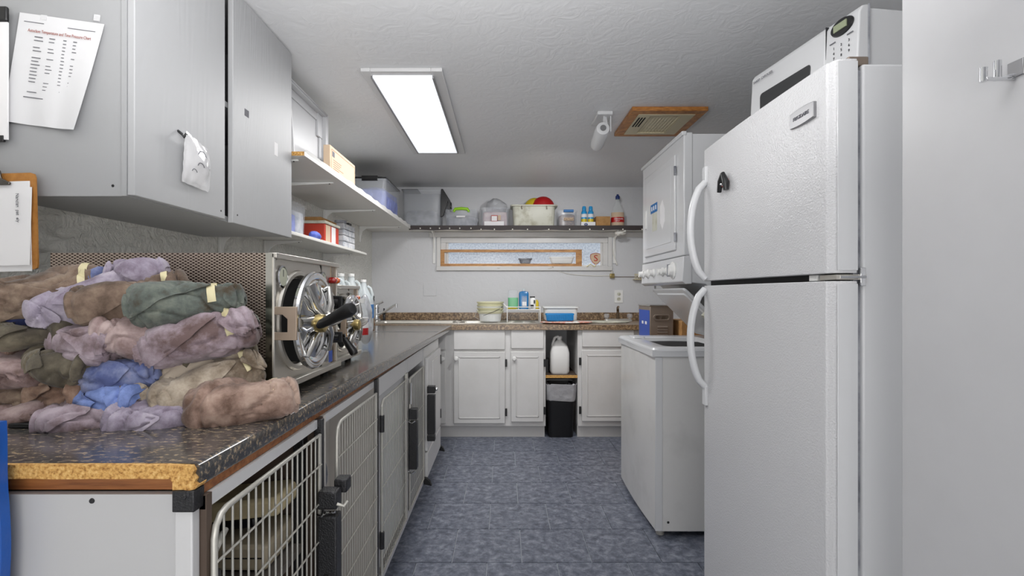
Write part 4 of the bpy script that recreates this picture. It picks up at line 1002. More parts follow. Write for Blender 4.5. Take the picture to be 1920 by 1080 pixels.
    g.prism([(x1-.002, zc-h1), (hx_, zc-h1), (hx_, zc+h1), (x1-.002, zc+h1), (x1-.002, zc+h2), (x1+.022*s, zc+h2), (x1+.034*s, zc+h2*.5), (x1+.034*s, zc-h2), (x1-.002, zc-h2)], 'y', yb0-.004, yb0+.004)
    P(g, 'hinge_bracket', m_bracket, t, bevel=.001)
    a, b_ = Vector(hand[0]), Vector(hand[1]); m = (b_-a).normalized()
    hd = P(G().tube([a-m*.05*s, a-m*.03*s, a], [.010*s, .008*s, .009*s], 14), 'handle_stem', m_chrome, d)
    L = (b_-a).length; q = m.to_track_quat('Z', 'Y').to_matrix().to_4x4()
    P(G().lathe([(.009*s, 0), (.0125*s, .004), (.012*s, L*.15), (.015*s, L*.6), (.0175*s, L*.88), (.014*s, L*.975), (.006*s, L), (0, L)], n=22, mx=Matrix.Translation(a) @ q), 'handle_grip', m_black, t)
    return t
s1 = sterilizer('large steel steam sterilizer with diamond mesh side, door ajar, nearest the camera', -1.077, -.55, 1.18, 1.63, .935, 1.266, 1.335, 1.098, .134, m_mesh, 1.0,
     (at(597, 610, 1.25), at(663, 577, 1.2)))
P(box(-.5455, -.5445, 1.545, 1.575, .955, .99), 'blue_tape', m_bluelab, s1)
s2 = sterilizer('smaller steel steam sterilizer standing behind the large one, black handle pointing down', -1.0, -.585, 1.69, 1.985, .931, 1.198, 1.80, 1.064, .105, m_steel, .82,
     (at(643, 630, 1.72), at(666, 665, 1.70)))

# ================================================================== WRAPPED PACKS
PAL = {
 'tan': ((150, 118, 98), (186, 158, 136), (112, 84, 68)), 'pink': ((154, 130, 128), (184, 162, 158), (110, 84, 72)),
 'mauve': ((148, 130, 138), (180, 164, 174), (106, 84, 82)), 'brown': ((122, 100, 84), (150, 130, 110), (84, 66, 52)),
 'blue': ((92, 114, 172), (126, 148, 210), (52, 70, 128)), 'lblue': ((118, 128, 168), (160, 158, 186), (80, 92, 144)),
 'olive': ((96, 88, 72), (126, 116, 96), (68, 60, 48)), 'beige': ((156, 142, 124), (190, 176, 158), (112, 96, 78)),
 'lav': ((160, 150, 168), (186, 176, 190), (124, 110, 128)), 'green': ((88, 96, 90), (118, 124, 112), (70, 58, 40)), 'navy': ((48, 60, 118), (90, 104, 166), (34, 42, 84)),
 'rust': ((148, 120, 106), (178, 152, 136), (102, 76, 62)),
}
def cloth_mat(key, i):
    a, b_, c = PAL[key]
    m = bpy.data.materials.new('cloth_'+key); m.use_nodes = True; nt = m.node_tree; bs = nt.nodes['Principled BSDF']; bs.inputs['Roughness'].default_value = .85
    bs.inputs['Sheen Weight'].default_value = .15
    tc = nt.nodes.new('ShaderNodeTexCoord'); ad = nt.nodes.new('ShaderNodeVectorMath'); ad.operation = 'ADD'; ad.inputs[1].default_value = (i*1.7, i*.9, i*2.3)
    nt.links.new(tc.outputs['Object'], ad.inputs[0])
    n = nt.nodes.new('ShaderNodeTexNoise'); n.inputs['Scale'].default_value = 13; n.inputs['Detail'].default_value = 7; n.inputs['Roughness'].default_value = .66; nt.links.new(ad.outputs[0], n.inputs['Vector'])
    r = nt.nodes.new('ShaderNodeValToRGB'); e = r.color_ramp.elements; e.new(.5)
    for k, (p, cc) in enumerate([(.38, c), (.5, a), (.62, b_)]): e[k].position = p; e[k].color = lin(tuple(q*.98+(sum(cc)/3-q)*.08 for q in cc))
    nt.links.new(n.outputs[0], r.inputs[0]); nt.links.new(r.outputs[0], bs.inputs['Base Color'])
    n2 = nt.nodes.new('ShaderNodeTexNoise'); n2.inputs['Scale'].default_value = 30; n2.inputs['Detail'].default_value = 6; n2.inputs['Distortion'].default_value = .8; nt.links.new(ad.outputs[0], n2.inputs['Vector'])
    bp = nt.nodes.new('ShaderNodeBump'); bp.inputs['Strength'].default_value = .4; bp.inputs['Distance'].default_value = .006
    nt.links.new(n2.outputs[0], bp.inputs['Height']); nt.links.new(bp.outputs[0], bs.inputs['Normal'])
    return m
def ridge(v): return (1-abs(noise.noise(v))*2)
def pack_surface(L, Wd, H, seed, fl=.35, fs=1):
    so = Vector((seed*3.1, seed*1.7, seed*5.3))
    N = noise.noise
    def sp(x, e): return math.copysign(abs(x)**e, x)
    def f(u, v, off=0):
        t = v*pi/2*.995
        ce = max(cos(t), 0)**.34; se = sp(sin(t), .86)
        cx = sp(cos(u), .62); cz = sp(sin(u), .80)*(1.0 if sin(u) < 0 else 1.0+.10*N(Vector((cos(u)*1.5, v*2, seed*1.9))))
        # cross-section swells and twists along the pack, one end tighter than the other
        endw = (1-.30*max(0, v*fs)**2)*(1+.22*N(Vector((v*1.6, seed*7.7, 0))))
        endh = (1-.25*max(0, v*fs)**3)*(1+.22*N(Vector((v*1.8, seed*3.3, 4))))
        p = Vector((L/2*se, Wd/2*ce*cx*endw, H/2*ce*cz*endh))
        tw = .30*N(Vector((v*1.2, 9, seed*2.1)))
        p = Vector((p.x, p.y*cos(tw)-p.z*sin(tw), p.y*sin(tw)+p.z*cos(tw)))
        nrm = Vector((sp(sin(t), 2.0)*.7/L, cos(u)*ce/Wd, sin(u)*ce/H)).normalized()
        q = p.copy()
        wp = Vector((N(q*14+so), N(q*14-so), N(q*14+so*2)))*.028
        qw = q+wp
        d = .013*N(q*9+so)+.003*N(q*22+so)
        # taut creases running out from the corners, sharp valleys
        a = abs(N(Vector((qw.x*6+qw.y*5, qw.y*19-qw.x*9, qw.z*15))+so))
        d -= .0075*math.exp(-(a/.04)**2)
        b = abs(N(Vector((qw.x*20, qw.y*8+qw.x*6, qw.z*9))+so*2))
        d -= .0060*math.exp(-(b/.04)**2)*min(1, .35+abs(v))
        d += .0010*N(qw*40+so*3)
        # the outer layer of the wrap ends in a folded edge with a shadow gap under it
        s_ = (q.x/L*2)*fs+(q.y/Wd*2)*.75-fl+1.6*wp.x*10*.1
        if cz > -.45: d += .0075/(1+math.exp(-s_*60))-.0045*math.exp(-((s_+.07)/.05)**2)
        s3 = -(q.x/L*2)*fs+(q.y/Wd*2)*.55-.6
        if cz > -.4: d += .0060/(1+math.exp(-s3*60))-.0040*math.exp(-((s3+.07)/.05)**2)
        return p+nrm*(d+off)
    return f
def pack(i, px, py, Y, L, Wd, H, yaw, pitch, roll, key, label, tape=None, fs=1, fl=.3):
    c = Vector(at(px, py, Y)); 
    t = T('wrapped_pack', label, 'cloth pack', tuple(c), rot=Euler((radians(roll), radians(-pitch), radians(yaw)), 'XYZ'), group='cloth wrapped surgical packs piled on the worktop')
    f = pack_surface(L, Wd, H, i+1, fl, fs)
    nu, nv = 84, 84; g = G(); v = []
    for a in range(nv+1):
        vv = -1+2*a/nv; vv = math.copysign(abs(vv)**.85, vv)
        for b_ in range(nu): v.append(tuple(f(2*pi*b_/nu, vv)))
    g.v = v; g.f = [(a*nu+b_, a*nu+(b_+1) % nu, (a+1)*nu+(b_+1) % nu, (a+1)*nu+b_) for a in range(nv) for b_ in range(nu)]
    me = P(g, 'cloth_wrap', cloth_mat(key, i), t, local=True, fix=True)
    for p_ in me.data.polygons: p_.use_smooth = True
    if 'sharp_edge' in me.data.attributes: me.data.attributes.remove(me.data.attributes['sharp_edge'])
    rr = random.Random(i*13+5); mt_ = me.data.materials[0]
    for (va, vb, uc, hw, of) in ((-.93*fs, (.05+.3*rr.random())*fs, 150*D2+rr.uniform(-25, 25)*D2, 85*D2, .0034), (.95*fs, (.30+.2*rr.random())*fs, 170*D2+rr.uniform(-35, 35)*D2, 75*D2, .0046)):
        if rr.random() < .12: continue
        pw_ = rr.uniform(.55, .95)
        def flap(a, b_):
            hwa = hw*(1-a**(1/pw_))+.06
            u = uc+(b_*2-1)*hwa+.25*(a-.5); v_ = va+(vb-va)*a
            lift = .0045*max(0, a-.6)
            p0 = f(u, v_, of*(.35+.65*min(1, a*3))+lift); p1 = f(u, v_, of+.01)
            n_ = (p1-p0); n_.normalize(); return p0, n_
        fo = P(sheet(flap, 22, 26, .0022), 'cloth_flap', mt_, t, local=True)
    if tape:
        v0, v1, u0, u1 = tape; u0 += 45*D2; u1 = u0+125*D2; vs = []; n1, n2 = 4, 26
        for s_ in (0, 1):
            for a in range(n1+1):
                for b_ in range(n2+1):
                    vv = v0+(v1-v0)*a/n1
                    vs.append(tuple(f(u0+(u1-u0)*b_/n2, vv, .0012+.0014*s_)))
        k = (n1+1)*(n2+1); fs_ = []
        for a in range(n1):
            for b_ in range(n2):
                q = (a*(n2+1)+b_, a*(n2+1)+b_+1, (a+1)*(n2+1)+b_+1, (a+1)*(n2+1)+b_); fs_.append(tuple(x+k for x in q)); fs_.append(tuple(reversed(q)))
        g = G(); g.v = vs; g.f = fs_; P(g, 'tape_strip', m_tape, t, local=True, fix=False)
    return t
D2 = pi/180
UP = (25*D2, 155*D2)
packs = [
 # px, py, Y, L, W, H, yaw, pitch, roll, palette, label, tape
 (458, 758, 1.02, .20, .125, .088, 26, 5, -4, 'rust', 'pinkish brown cloth pack at the lower right corner of the pile', (.30, .42, 20*D2, 100*D2)),
 (300, 784, .985, .155, .11, .062, 20, 0, 0, 'lav', 'pale lavender cloth pack at the bottom of the pile under the beige packs', None),
 (176, 783, .975, .160, .11, .064, 22, 3, 0, 'mauve', 'mauve cloth pack second from the left along the bottom of the pile', None),
 (82, 780, 1.00, .155, .10, .070, 38, 12, 0, 'pink', 'brownish pink rolled cloth pack leaning along the pile bottom, left side', None),
 (-2, 783, 1.00, .135, .10, .062, 30, 0, 0, 'tan', 'tan cloth pack cut by the left frame edge at the pile bottom', None),
 (398, 726, 1.045, .205, .105, .092, 38, 22, -12, 'beige', 'beige cloth pack with tape loop sitting on the lower right pack', (.42, .54, 10*D2, 165*D2)),
 (334, 710, 1.06, .200, .095, .088, 40, 24, -8, 'beige', 'beige brown cloth pack leaning left of the taped beige pack', None),
 (218, 747, 1.00, .115, .10, .062, -18, -4, 8, 'blue', 'bright blue cloth pack in the middle of the pile', None),
 (130, 738, 1.015, .125, .10, .062, -12, -5, 0, 'tan', 'pinkish tan cloth pack left of the bright blue one', None),
 (36, 744, 1.02, .135, .10, .060, -14, -6, 0, 'brown', 'brown folded cloth pack low at the left of the pile', None),
 (236, 700, 1.02, .130, .10, .066, 14, 6, 0, 'lblue', 'blue and lavender cloth pack above the bright blue one', None),
 (128, 686, 1.00, .130, .10, .060, -18, -8, 0, 'olive', 'dark olive brown cloth pack in the left middle of the pile', None),
 (42, 694, 1.01, .130, .11, .078, 20, 0, 10, 'pink', 'mauve brown cloth pack with deep folds at the pile left edge', None),
 (374, 641, 1.045, .215, .115, .092, 18, 16, -10, 'mauve', 'large mauve cloth pack with tape under the green pack', (.36, .48, 25*D2, 110*D2)),
 (250, 630, 1.02, .125, .105, .078, 32, 0, 10, 'pink', 'stained pink cloth pack in the middle of the upper rows', None),
 (168, 643, 1.01, .140, .11, .084, -14, -8, 0, 'mauve', 'dusty mauve cloth pack below the lavender one', None),
 (68, 630, 1.01, .140, .10, .052, 10, 2, 0, 'olive', 'flat dark grey brown cloth pack below the blue one', None),
 (-6, 647, 1.01, .085, .09, .055, 10, 0, 0, 'rust', 'rust pink cloth pack cut by the left frame edge', None),
 (408, 676, 1.10, .150, .09, .060, 30, 10, 0, 'olive', 'khaki cloth pack squeezed behind the mauve and beige packs', None),
 (355, 573, 1.05, .205, .11, .088, 24, 8, -8, 'green', 'grey green cloth pack with brown end on top of the pile', (.22, .33, 15*D2, 150*D2)),
 (250, 566, 1.045, .195, .105, .088, 28, 14, -6, 'brown', 'tan brown cloth pack on top of the pile left of green', (.40, .50, 15*D2, 160*D2)),
 (178, 562, 1.06, .210, .105, .082, 32, 20, 0, 'lav', 'lavender purple cloth pack on top of the pile', (.45, .54, 15*D2, 160*D2)),
 (90, 552, 1.06, .200, .125, .090, 26, 12, 8, 'brown', 'brown grey cloth pack at the upper left of the pile', (.42, .54, 15*D2, 160*D2)),
 (14, 598, 1.04, .155, .11, .070, 16, -6, 0, 'navy', 'navy blue cloth pack at the upper left edge of the pile', None),
 (262, 520, 1.10, .105, .085, .062, 14, 4, 0, 'lav', 'small lavender cloth pack at the very top back of the pile', None),
 (182, 528, 1.11, .110, .085, .056, -22, 0, 0, 'lblue', 'blue grey cloth pack end at the top back left of the pile', None),
 (420, 612, 1.10, .120, .09, .070, 10, 0, 0, 'green', 'green tinged cloth pack hidden behind the mauve pack', None),
]
for i, a in enumerate(packs):
    pack(i, *a[:11], tape=a[11], fs=(1 if i % 3 else -1), fl=.15+.12*(i % 4))
S(box(-1.15, -.80, .935, 1.02, ZW+.0005, ZW+.010), 'black_tray', m_black, 'thin black tray under the left bottom packs', 'tray', bevel=.002)
# wall duct piece behind the pile
S(box(-1.249, -1.215, 1.36, 1.42, .95, 1.235), 'wall_channel', m_plast, 'short white vertical channel on the wall behind the pile', 'channel', bevel=.002)
# blue plastic at the counter end
g = G(); v = []; n_ = 30; xr = -.714
poly_l = []
for k in range(n_+1):
    z = .25+(.985-.25)*k/n_; poly_l.append((xr-.004+0.0015*sin(k*.9)-(.0 if z < .86 else .006*(z-.86)/.12), z))
poly = [(-.95, .25)]+poly_l+[(-.95, .985)]
S(G().prism(poly, 'y', .708, .722), 'blue_sheet', m_bluebag, 'blue plastic sheet hanging past the worktop end at the left edge', 'sheet')

# ================================================================== ITEMS ON THE LEFT WORKTOP
def jug(x, y, label, lab=False, h=.36, r=.062, cap=m_plast):
    t = T('water_jug', label, 'jug', (x, y, ZW), group='water jugs along the left wall')
    g = G().loft([(x, y, ZW+.001, r*.92, r*.92, r*.5), (x, y, ZW+.012, r, r, r*.5), (x, y, ZW+h*.58, r, r, r*.5), (x, y, ZW+h*.68, r*.92, r*.92, r*.6), (x, y, ZW+h*.86, r*.42, r*.42, r*.4), (x, y, ZW+h*.94, .019, .019, .019), (x, y, ZW+h*.96, .018, .018, .018)])
    P(g, 'bottle', m_jug, t)
    P(G().lathe([(.021, 0), (.021, .016), (.018, .018), (0, .018)], (x, y, ZW+h*.955), 18), 'cap', cap, t)
    P(G().tube([(x+r*.9, y, ZW+h*.60), (x+r*1.0, y, ZW+h*.72), (x+r*.8, y, ZW+h*.84), (x+r*.45, y, ZW+h*.88)], .009, 8), 'handle', m_jug, t)
    if lab: P(G().loft([(x, y, ZW+h*.25, r+.001, r+.001, r*.5), (x, y, ZW+h*.52, r+.001, r+.001, r*.5)]), 'label', m_bluetag, t, label='blue paper label')
jug(-.98, 2.86, 'clear water jug just behind the small sterilizer', h=.385)
jug(-1.0, 3.04, 'second clear water jug in the row along the left wall', h=.375)
jug(-.985, 3.20, 'third water jug in the row, cloudy white', h=.38)
jug(-.955, 3.37, 'last jug of the row with a blue label', True, h=.345)
x, y = -.62, 2.16
t = T('small_bottle', 'small clear bottle with red and blue label beside the small sterilizer', 'bottle', (x, y, ZW))
P(G().lathe([(.026, 0), (.029, .006), (.029, .155), (.024, .18), (.013, .205), (.012, .215)], (x, y, ZW+.001), 20), 'bottle', m_glass, t)
P(G().lathe([(.0295, .075), (.0295, .105)], (x, y, ZW), 20), 'label', m_red, t); P(G().lathe([(.0297, .105), (.0297, .15)], (x, y, ZW), 20), 'label', m_paperb, t); P(G().lathe([(.0299, .13), (.0299, .142)], (x, y, ZW), 20), 'label_band', m_bluelab, t)
P(G().lathe([(.014, .213), (.014, .232), (0, .232)], (x, y, ZW), 16), 'cap', m_plast, t)
S(lump((-.66, 2.35, ZW+.125), .035, .05, .12, .03, 14), 'crumpled_wrap', m_bag, 'crumpled clear plastic wrap behind the small clear bottle', 'wrap')
t = T('steel_box', 'polished stainless steel box at the far end of the left worktop', 'box', (-1.05, 3.58, ZW))
P(box(-1.14, -.965, 3.47, 3.66, ZW+.001, ZW+.098), 'box', m_steelbox, t, bevel=.01, seg=3); P(box(-1.135, -.97, 3.475, 3.655, ZW+.098, ZW+.104), 'lid', m_steelbox, t, bevel=.002)
x, y = at(694, 0, 3.85)[0], 3.85
t = T('spray_bottle', 'brown trigger spray bottle near the left corner of the worktop', 'spray bottle', (x, y, ZW))
P(G().lathe([(.034, 0), (.036, .01), (.034, .06), (.022, .13), (.012, .17), (.011, .19)], (x, y, ZW+.001), 20), 'bottle', m_amber, t)
P(G().loft([(x, y, ZW+.19, .014, .012, .006), (x, y, ZW+.215, .014, .012, .006), (x+.006, y, ZW+.222, .028, .010, .006), (x+.006, y, ZW+.236, .026, .010, .006)]), 'trigger_head', m_blackm, t)
P(G().tube([(x+.026, y, ZW+.225), (x+.030, y, ZW+.20), (x+.024, y, ZW+.18)], .004, 8), 'trigger', m_blackm, t)

# ================================================================== ITEMS ON THE BACK WORKTOP
zt = ZT+.007
cx, y = at(919, 0, 4.3)[0], 4.34
t = T('pail_stack', 'stack of cream and white plastic pails standing on the sink rim', 'pails', (cx, y, zt))
P(G().lathe([(.085, 0), (.09, .004), (.108, .125), (.112, .125), (.112, .135)], (cx, y, zt), 32), 'pail', m_pailw, t, label='white pail')
for k in range(4):
    z = zt+.070+k*.026
    P(G().lathe([(.104, 0), (.112+.001*k, .012), (.118, .018), (.119, .024), (.113, .024), (.104, .012)], (cx, y, z), 32, close=True), 'pail_rim', m_pail, t, label='cream pail rim')
P(G().tube([(cx-.119, y-.02, zt+.10), (cx-.13, y-.06, zt+.04), (cx-.07, y-.115, zt-.0+.01), (cx, y-.125, zt+.01)], .002, 6), 'bail_wire', m_wire, t)
P(G().tube([(cx+.115, y-.04, zt+.13), (cx+.06, y-.11, zt+.10), (cx-.055, y-.125, zt+.055)], .002, 6), 'bail_wire', m_ink, t)
# rack
rx0, rx1 = at(950, 0, 4.25)[0], at(1013, 0, 4.25)[0]; ry0, ry1 = 4.25, 4.42; rz_ = zt+.105
t = T('wire_rack', 'small white wire rack holding bottles beside the pails', 'rack', ((rx0+rx1)/2, 4.33, zt))
g = G()
g.tube([(rx0, ry0, rz_+.022), (rx1, ry0, rz_+.022), (rx1, ry1, rz_+.022), (rx0, ry1, rz_+.022)], .004, 8, closed=True)
g.tube([(rx0, ry0, rz_), (rx1, ry0, rz_), (rx1, ry1, rz_), (rx0, ry1, rz_)], .0035, 8, closed=True)
P(g, 'frame', m_plast, t)
for x, y in ((rx0+.005, ry0), (rx1, ry0), (rx0+.005, ry1), (rx1, ry1)): P(G().cyl((x, y, zt), (x, y, rz_+.022), .004, n=8), 'leg', m_plast, t)
g = G()
for k in range(9):
    x = rx0+(rx1-rx0)*(k+1)/10; g.cyl((x, ry0, rz_), (x, ry1, rz_), .0018, n=6)
P(g, 'shelf_wires', m_plast, t)
P(G().tube([(rx0, ry0, rz_+.022), (rx0-.025, ry0, rz_+.05), (rx0-.028, ry1, rz_+.05)], .004, 8), 'side_loop', m_plast, t)
bz_ = rz_+.002
x = at(962, 0, 4.33)[0]
t = T('green_bottle', 'square clear bottle of green liquid standing in the wire rack', 'bottle', (x, 4.33, bz_))
P(G().loft([(x, 4.33, bz_+.002, .042, .035, .014), (x, 4.33, bz_+.14, .044, .037, .014), (x, 4.33, bz_+.160, .040, .033, .014), (x, 4.33, bz_+.168, .030, .026, .014)]), 'bottle', m_clear2, t)
P(G().loft([(x, 4.33, bz_+.004, .043, .036, .014), (x, 4.33, bz_+.10, .0445, .0375, .014)]), 'liquid', m_green, t)
x = at(982, 0, 4.33)[0]
t = T('blue_bottle', 'blue bottle with white label standing in the wire rack', 'bottle', (x, 4.33, bz_))
P(G().loft([(x, 4.33, bz_+.002, .040, .03, .012), (x, 4.33, bz_+.135, .042, .032, .012), (x, 4.33, bz_+.152, .036, .026, .012), (x, 4.33, bz_+.158, .014, .014, .012)]), 'bottle', m_bluel, t)
P(G().loft([(x, 4.33, bz_+.157, .015, .015, .015), (x, 4.33, bz_+.178, .015, .015, .015)]), 'cap', m_jug, t)
P(box(x-.016, x+.026, 4.2965, 4.2985, bz_+.02, bz_+.115), 'label', m_clear2, t); P(box(x-.014, x+.022, 4.2945, 4.2965, bz_+.03, bz_+.065), 'label_panel', m_paperb, t)
x = at(999, 0, 4.32)[0]
t = T('white_bottle', 'small white bottle with black and yellow label in the rack', 'bottle', (x, 4.31, bz_))
P(G().loft([(x, 4.31, bz_+.002, .024, .018, .01), (x, 4.31, bz_+.085, .025, .019, .01), (x, 4.31, bz_+.10, .016, .014, .01)]), 'bottle', m_plast, t)
P(box(x-.021, x+.006, 4.286, 4.2915, bz_+.012, bz_+.04), 'label', m_ink, t); P(box(x+.006, x+.018, 4.286, 4.2915, bz_+.05, bz_+.08), 'label', m_blackm, t)
P(G().loft([(x-.004, 4.31, bz_+.10, .022, .012, .006), (x-.004, 4.31, bz_+.112, .022, .012, .006)]), 'cap', m_black, t)
S(G().lathe([(.018, 0), (.020, .004), (.018, .06), (.008, .078), (0, .08)], (x+.034, 4.33, bz_+.002), 18), 'yellow_bottle', m_yellow, 'small yellow squeeze bottle at the right end of the rack', 'bottle')
S(lump((rx0+.05, ry0+.03, rz_+.010), .045, .02, .009, .003, 50), 'sponge_cloth', m_yellow, 'green and yellow sponge lying at the front of the rack', 'sponge')
# wash tub with blue basket
x0, x1 = at(1018, 0, 4.2)[0], at(1086, 0, 4.2)[0]; cx = (x0+x1)/2
S(lump((cx+.04, 4.16, ZT+.012), .22, .14, .012, .014, 22, 40, 14), 'towel', m_cloth_o, 'crumpled white and orange towel lying under the wash tub', 'towel')
t = T('wash_tub', 'white plastic wash tub behind the blue basket on the towel', 'tub', (cx, 4.24, ZT+.024))
bin_open(cx, 4.27, ZT+.024, (x1-x0)/2, .10, .115, m_pailw, t, taper=.88, r=.03, rim=.012)
t = T('blue_basket', 'bright blue slotted plastic basket in front of the wash tub', 'basket', (at(1049, 0, 4.1)[0], 4.12, ZT+.024))
bxc = at(1049, 0, 4.12)[0]
bin_open(bxc, 4.12, ZT+.024, .118, .045, .062, m_blue, t, taper=.9, r=.012, rim=.004)
g = G()
for k in range(19): g.box(bxc-.108+k*.012-.0028, bxc-.108+k*.012+.0028, 4.0725, 4.078, ZT+.032, ZT+.078)
P(g, 'rib', m_blue, t, kind='stuff')
# window ledge items
p0, p1 = at(972, 0, 4.66), at(998, 0, 4.66); zl = sz0+.030
t = T('foil_tray', 'small grey food tray resting on the window sash', 'tray', ((p0[0]+p1[0])/2, 4.66, zl), group='trays on the window sash')
bin_open((p0[0]+p1[0])/2, YB-.0, zl, .065, .035, .048, m_greyc, t, taper=.75, r=.02, rim=.008)
p0, p1 = at(1030, 0, 4.66), at(1078, 0, 4.66)
t = T('foil_tray', 'larger white food tray right on the window sash', 'tray', ((p0[0]+p1[0])/2, 4.66, zl), group='trays on the window sash')
bin_open((p0[0]+p1[0])/2, YB-.0, zl, .12, .04, .062, m_plast, t, taper=.82, r=.02, rim=.008)
# shield sticker
c = Vector(at(1117, 485, YB+.055)); r_ = .050
def shield(s): return [(c.x+a*s, c.z+b_*s) for a, b_ in ((-.9, .75), (-.5, .92), (0, 1), (.5, .92), (.9, .75), (.98, .3), (.85, -.2), (.5, -.75), (0, -1.05), (-.5, -.75), (-.85, -.2), (-.98, .3))]
t = T('shield_sticker', 'grey shield sticker with red letter S on the window', 'sticker', tuple(c))
P(G().prism(shield(.056), 'y', c.y-.002, c.y), 'sticker_edge', m_inkred, t); P(G().prism(shield(.051), 'y', c.y-.003, c.y-.002), 'sticker_face', m_cardpale, t)
text('S', .085, (c.x, c.y-.0035, c.z+.002), FC, m_red, t, sx=1.1)
S(G().tube([at(1100, 500, 4.66), at(1107, 495, 4.66), at(1114, 500, 4.66), at(1118, 496, 4.66)], .005, 8), 'dried_plant_bit', m_tape, 'small tan scrap lying on the window sill under the shield', 'scrap')
# cords
def cord(name, pts, r, mat, label, cat='cord'):
    out = []; P_ = [Vector(p) for p in pts]
    P_ = [P_[0]]+P_+[P_[-1]]
    for i in range(1, len(P_)-2):
        for k in range(6):
            t_ = k/6; a, b_, c_, d_ = P_[i-1:i+3]
            out.append(.5*((2*b_)+(c_-a)*t_+(2*a-5*b_+4*c_-d_)*t_**2+(3*b_-a-3*c_+d_)*t_**3))
    out.append(P_[-2]); return S(G().tube(out, r, 7), name, mat, label, cat)
yb = YB-.008
cord('electric_cable', [at(933, 502, yb-.03), at(950, 504, yb), at(980, 505, yb), at(1010, 505, yb), at(1035, 502, yb-.03)], .0035, m_cord, 'white cord sagging below the left part of the window')
cord('electric_cable', [at(1036, 500, yb-.03), at(1045, 507, yb), at(1070, 514, yb), at(1110, 517, yb), at(1144, 517, yb)], .0035, m_cord, 'white cord curving below the right part of the window')
cord('electric_cable', [at(1172, 433, 4.45), at(1158, 440, 4.6), at(1152, 452, yb), at(1150, 475, yb), at(1156, 494, yb), at(1157, 497, yb)], .008, m_cord, 'bundled white cord hanging at the right window edge')
S(lump(at(1163, 437, 4.50), .05, .02, .022, .012, 40), 'cord_knot', m_cord, 'white knotted string under the back shelf right end', 'string')
cord('copper_pipe', [at(1150, 519, yb), at(1170, 519, yb), at(1192, 519, yb)], .003, m_bronze, 'thin brown pipe running along the back wall to the dish', 'pipe')
c = at(1147, 517, yb); t = T('pipe_valve', 'small brass valve block on the back wall below the window', 'valve', (c[0], YB, c[2]))
P(box(c[0]-.02, c[0]+.02, YB-.04, YB-.001, c[2]-.022, c[2]+.02), 'block', m_brass, t, bevel=.004); P(G().cyl((c[0], YB-.02, c[2]+.02), (c[0], YB-.02, c[2]+.045), .008), 'stem', m_wire, t)
c = at(1198, 518, YB); t = T('soap_dish', 'slotted almond soap holder fixed to the back wall by the dryer', 'soap dish', (c[0], YB, c[2]))
P(box(c[0]-.06, c[0]+.06, YB-.07, YB-.001, c[2]-.035, c[2]-.028), 'base', m_almond, t, bevel=.002)
g = G(); g.box(c[0]-.06, c[0]+.06, YB-.07, YB-.066, c[2]+.01, c[2]+.02)
P(g, 'rail', m_almond, t)
for k in range(9): P(G().box(c[0]-.058+k*.0138, c[0]-.052+k*.0138, YB-.07, YB-.066, c[2]-.03, c[2]+.012), 'bar', m_almond, t)
S(G().ball((c[0]+.01, YB-.035, c[2]-.004), .04, .022, .016), 'soap_bar', m_dark, 'dark piece of soap in the almond soap holder', 'soap')
# outlet, switch plate
c = at(1160, 556, YB); t = T('wall_outlet', 'white double wall outlet above the small sink', 'outlet', (c[0], YB, c[2]))
P(box(c[0]-.040, c[0]+.040, YB-.006, YB-.0005, c[2]-.06, c[2]+.06), 'plate', m_plast, t, bevel=.002)
for dz in (-.024, .024):
    sk = P(G().loft([(0, 0, 0, .017, .015, .012), (0, 0, .003, .017, .015, .012)], mx=Matrix.Translation((c[0], YB-.006, c[2]+dz)) @ Matrix.Rotation(pi/2, 4, 'X')), 'socket', m_cream, t)
    P(G().box(c[0]-.008, c[0]-.006, YB-.0095, YB-.0089, c[2]+dz-.004, c[2]+dz+.006).box(c[0]+.006, c[0]+.008, YB-.0095, YB-.0089, c[2]+dz-.004, c[2]+dz+.006), 'slot', m_ink, sk)
c0, c1 = at(794, 555, YB), at(819, 530, YB)
S(box(c0[0], c1[0], YB-.006, YB-.0005, c0[2], c1[2]), 'blank_plate', m_wall, 'blank painted cover plate on the back wall left of the window', 'cover plate', bevel=.002)
# ================================================================== WASHER AND DRYER
t = T('washing_machine', 'white top loading washing machine with raised lid below the dryer', 'washing machine', (1.08, 2.72, 0))
wx, wy0, wy1 = .712, 2.37, 3.07
def arcfront(x, y0, y1, bow, n=10): return [(x-bow*sin(pi*k/n), y0+(y1-y0)*k/n) for k in range(n+1)]
P(box(wx+.022, 1.46, wy0+.004, wy1-.004, .03, .868), 'body', m_enam2, t, bevel=.004)
g = G(); a = arcfront(wx+.012, wy0, wy1, .010); g.prism(a+[(wx+.024, wy1), (wx+.024, wy0)], 'z', .035, .866)
P(g, 'front_panel', m_enam2, t, bevel=.002)
P(box(wx+.010, wx+.045, wy0-.001, wy0+.006, .035, .866), 'corner_trim', m_enam, t, bevel=.002)
# top deck with a tub opening
g = G(); zt0, zt1 = .868, .912
ox0, ox1, oy0, oy1 = .80, 1.14, 2.44, 2.98
for q in ((wx-.006, ox0, wy0-.008, wy1), (ox1, 1.46, wy0-.008, wy1), (ox0, ox1, wy0-.008, oy0), (ox0, ox1, oy1, wy1)): g.box(*q, zt0, zt1-.012)
P(g, 'top_deck', m_enam, t)
g = G().loft([(1.085, 2.718, .895, .380, .358, .03), (1.085, 2.718, .908, .374, .352, .03), (1.085, 2.718, .912, .362, .34, .03), ((ox0+ox1)/2, (oy0+oy1)/2, .910, (ox1-ox0)/2+.01, (oy1-oy0)/2+.01, .05), ((ox0+ox1)/2, (oy0+oy1)/2, .898, (ox1-ox0)/2, (oy1-oy0)/2, .05), ((ox0+ox1)/2, (oy0+oy1)/2, .86, (ox1-ox0)/2-.01, (oy1-oy0)/2-.01, .05)], seg=6)
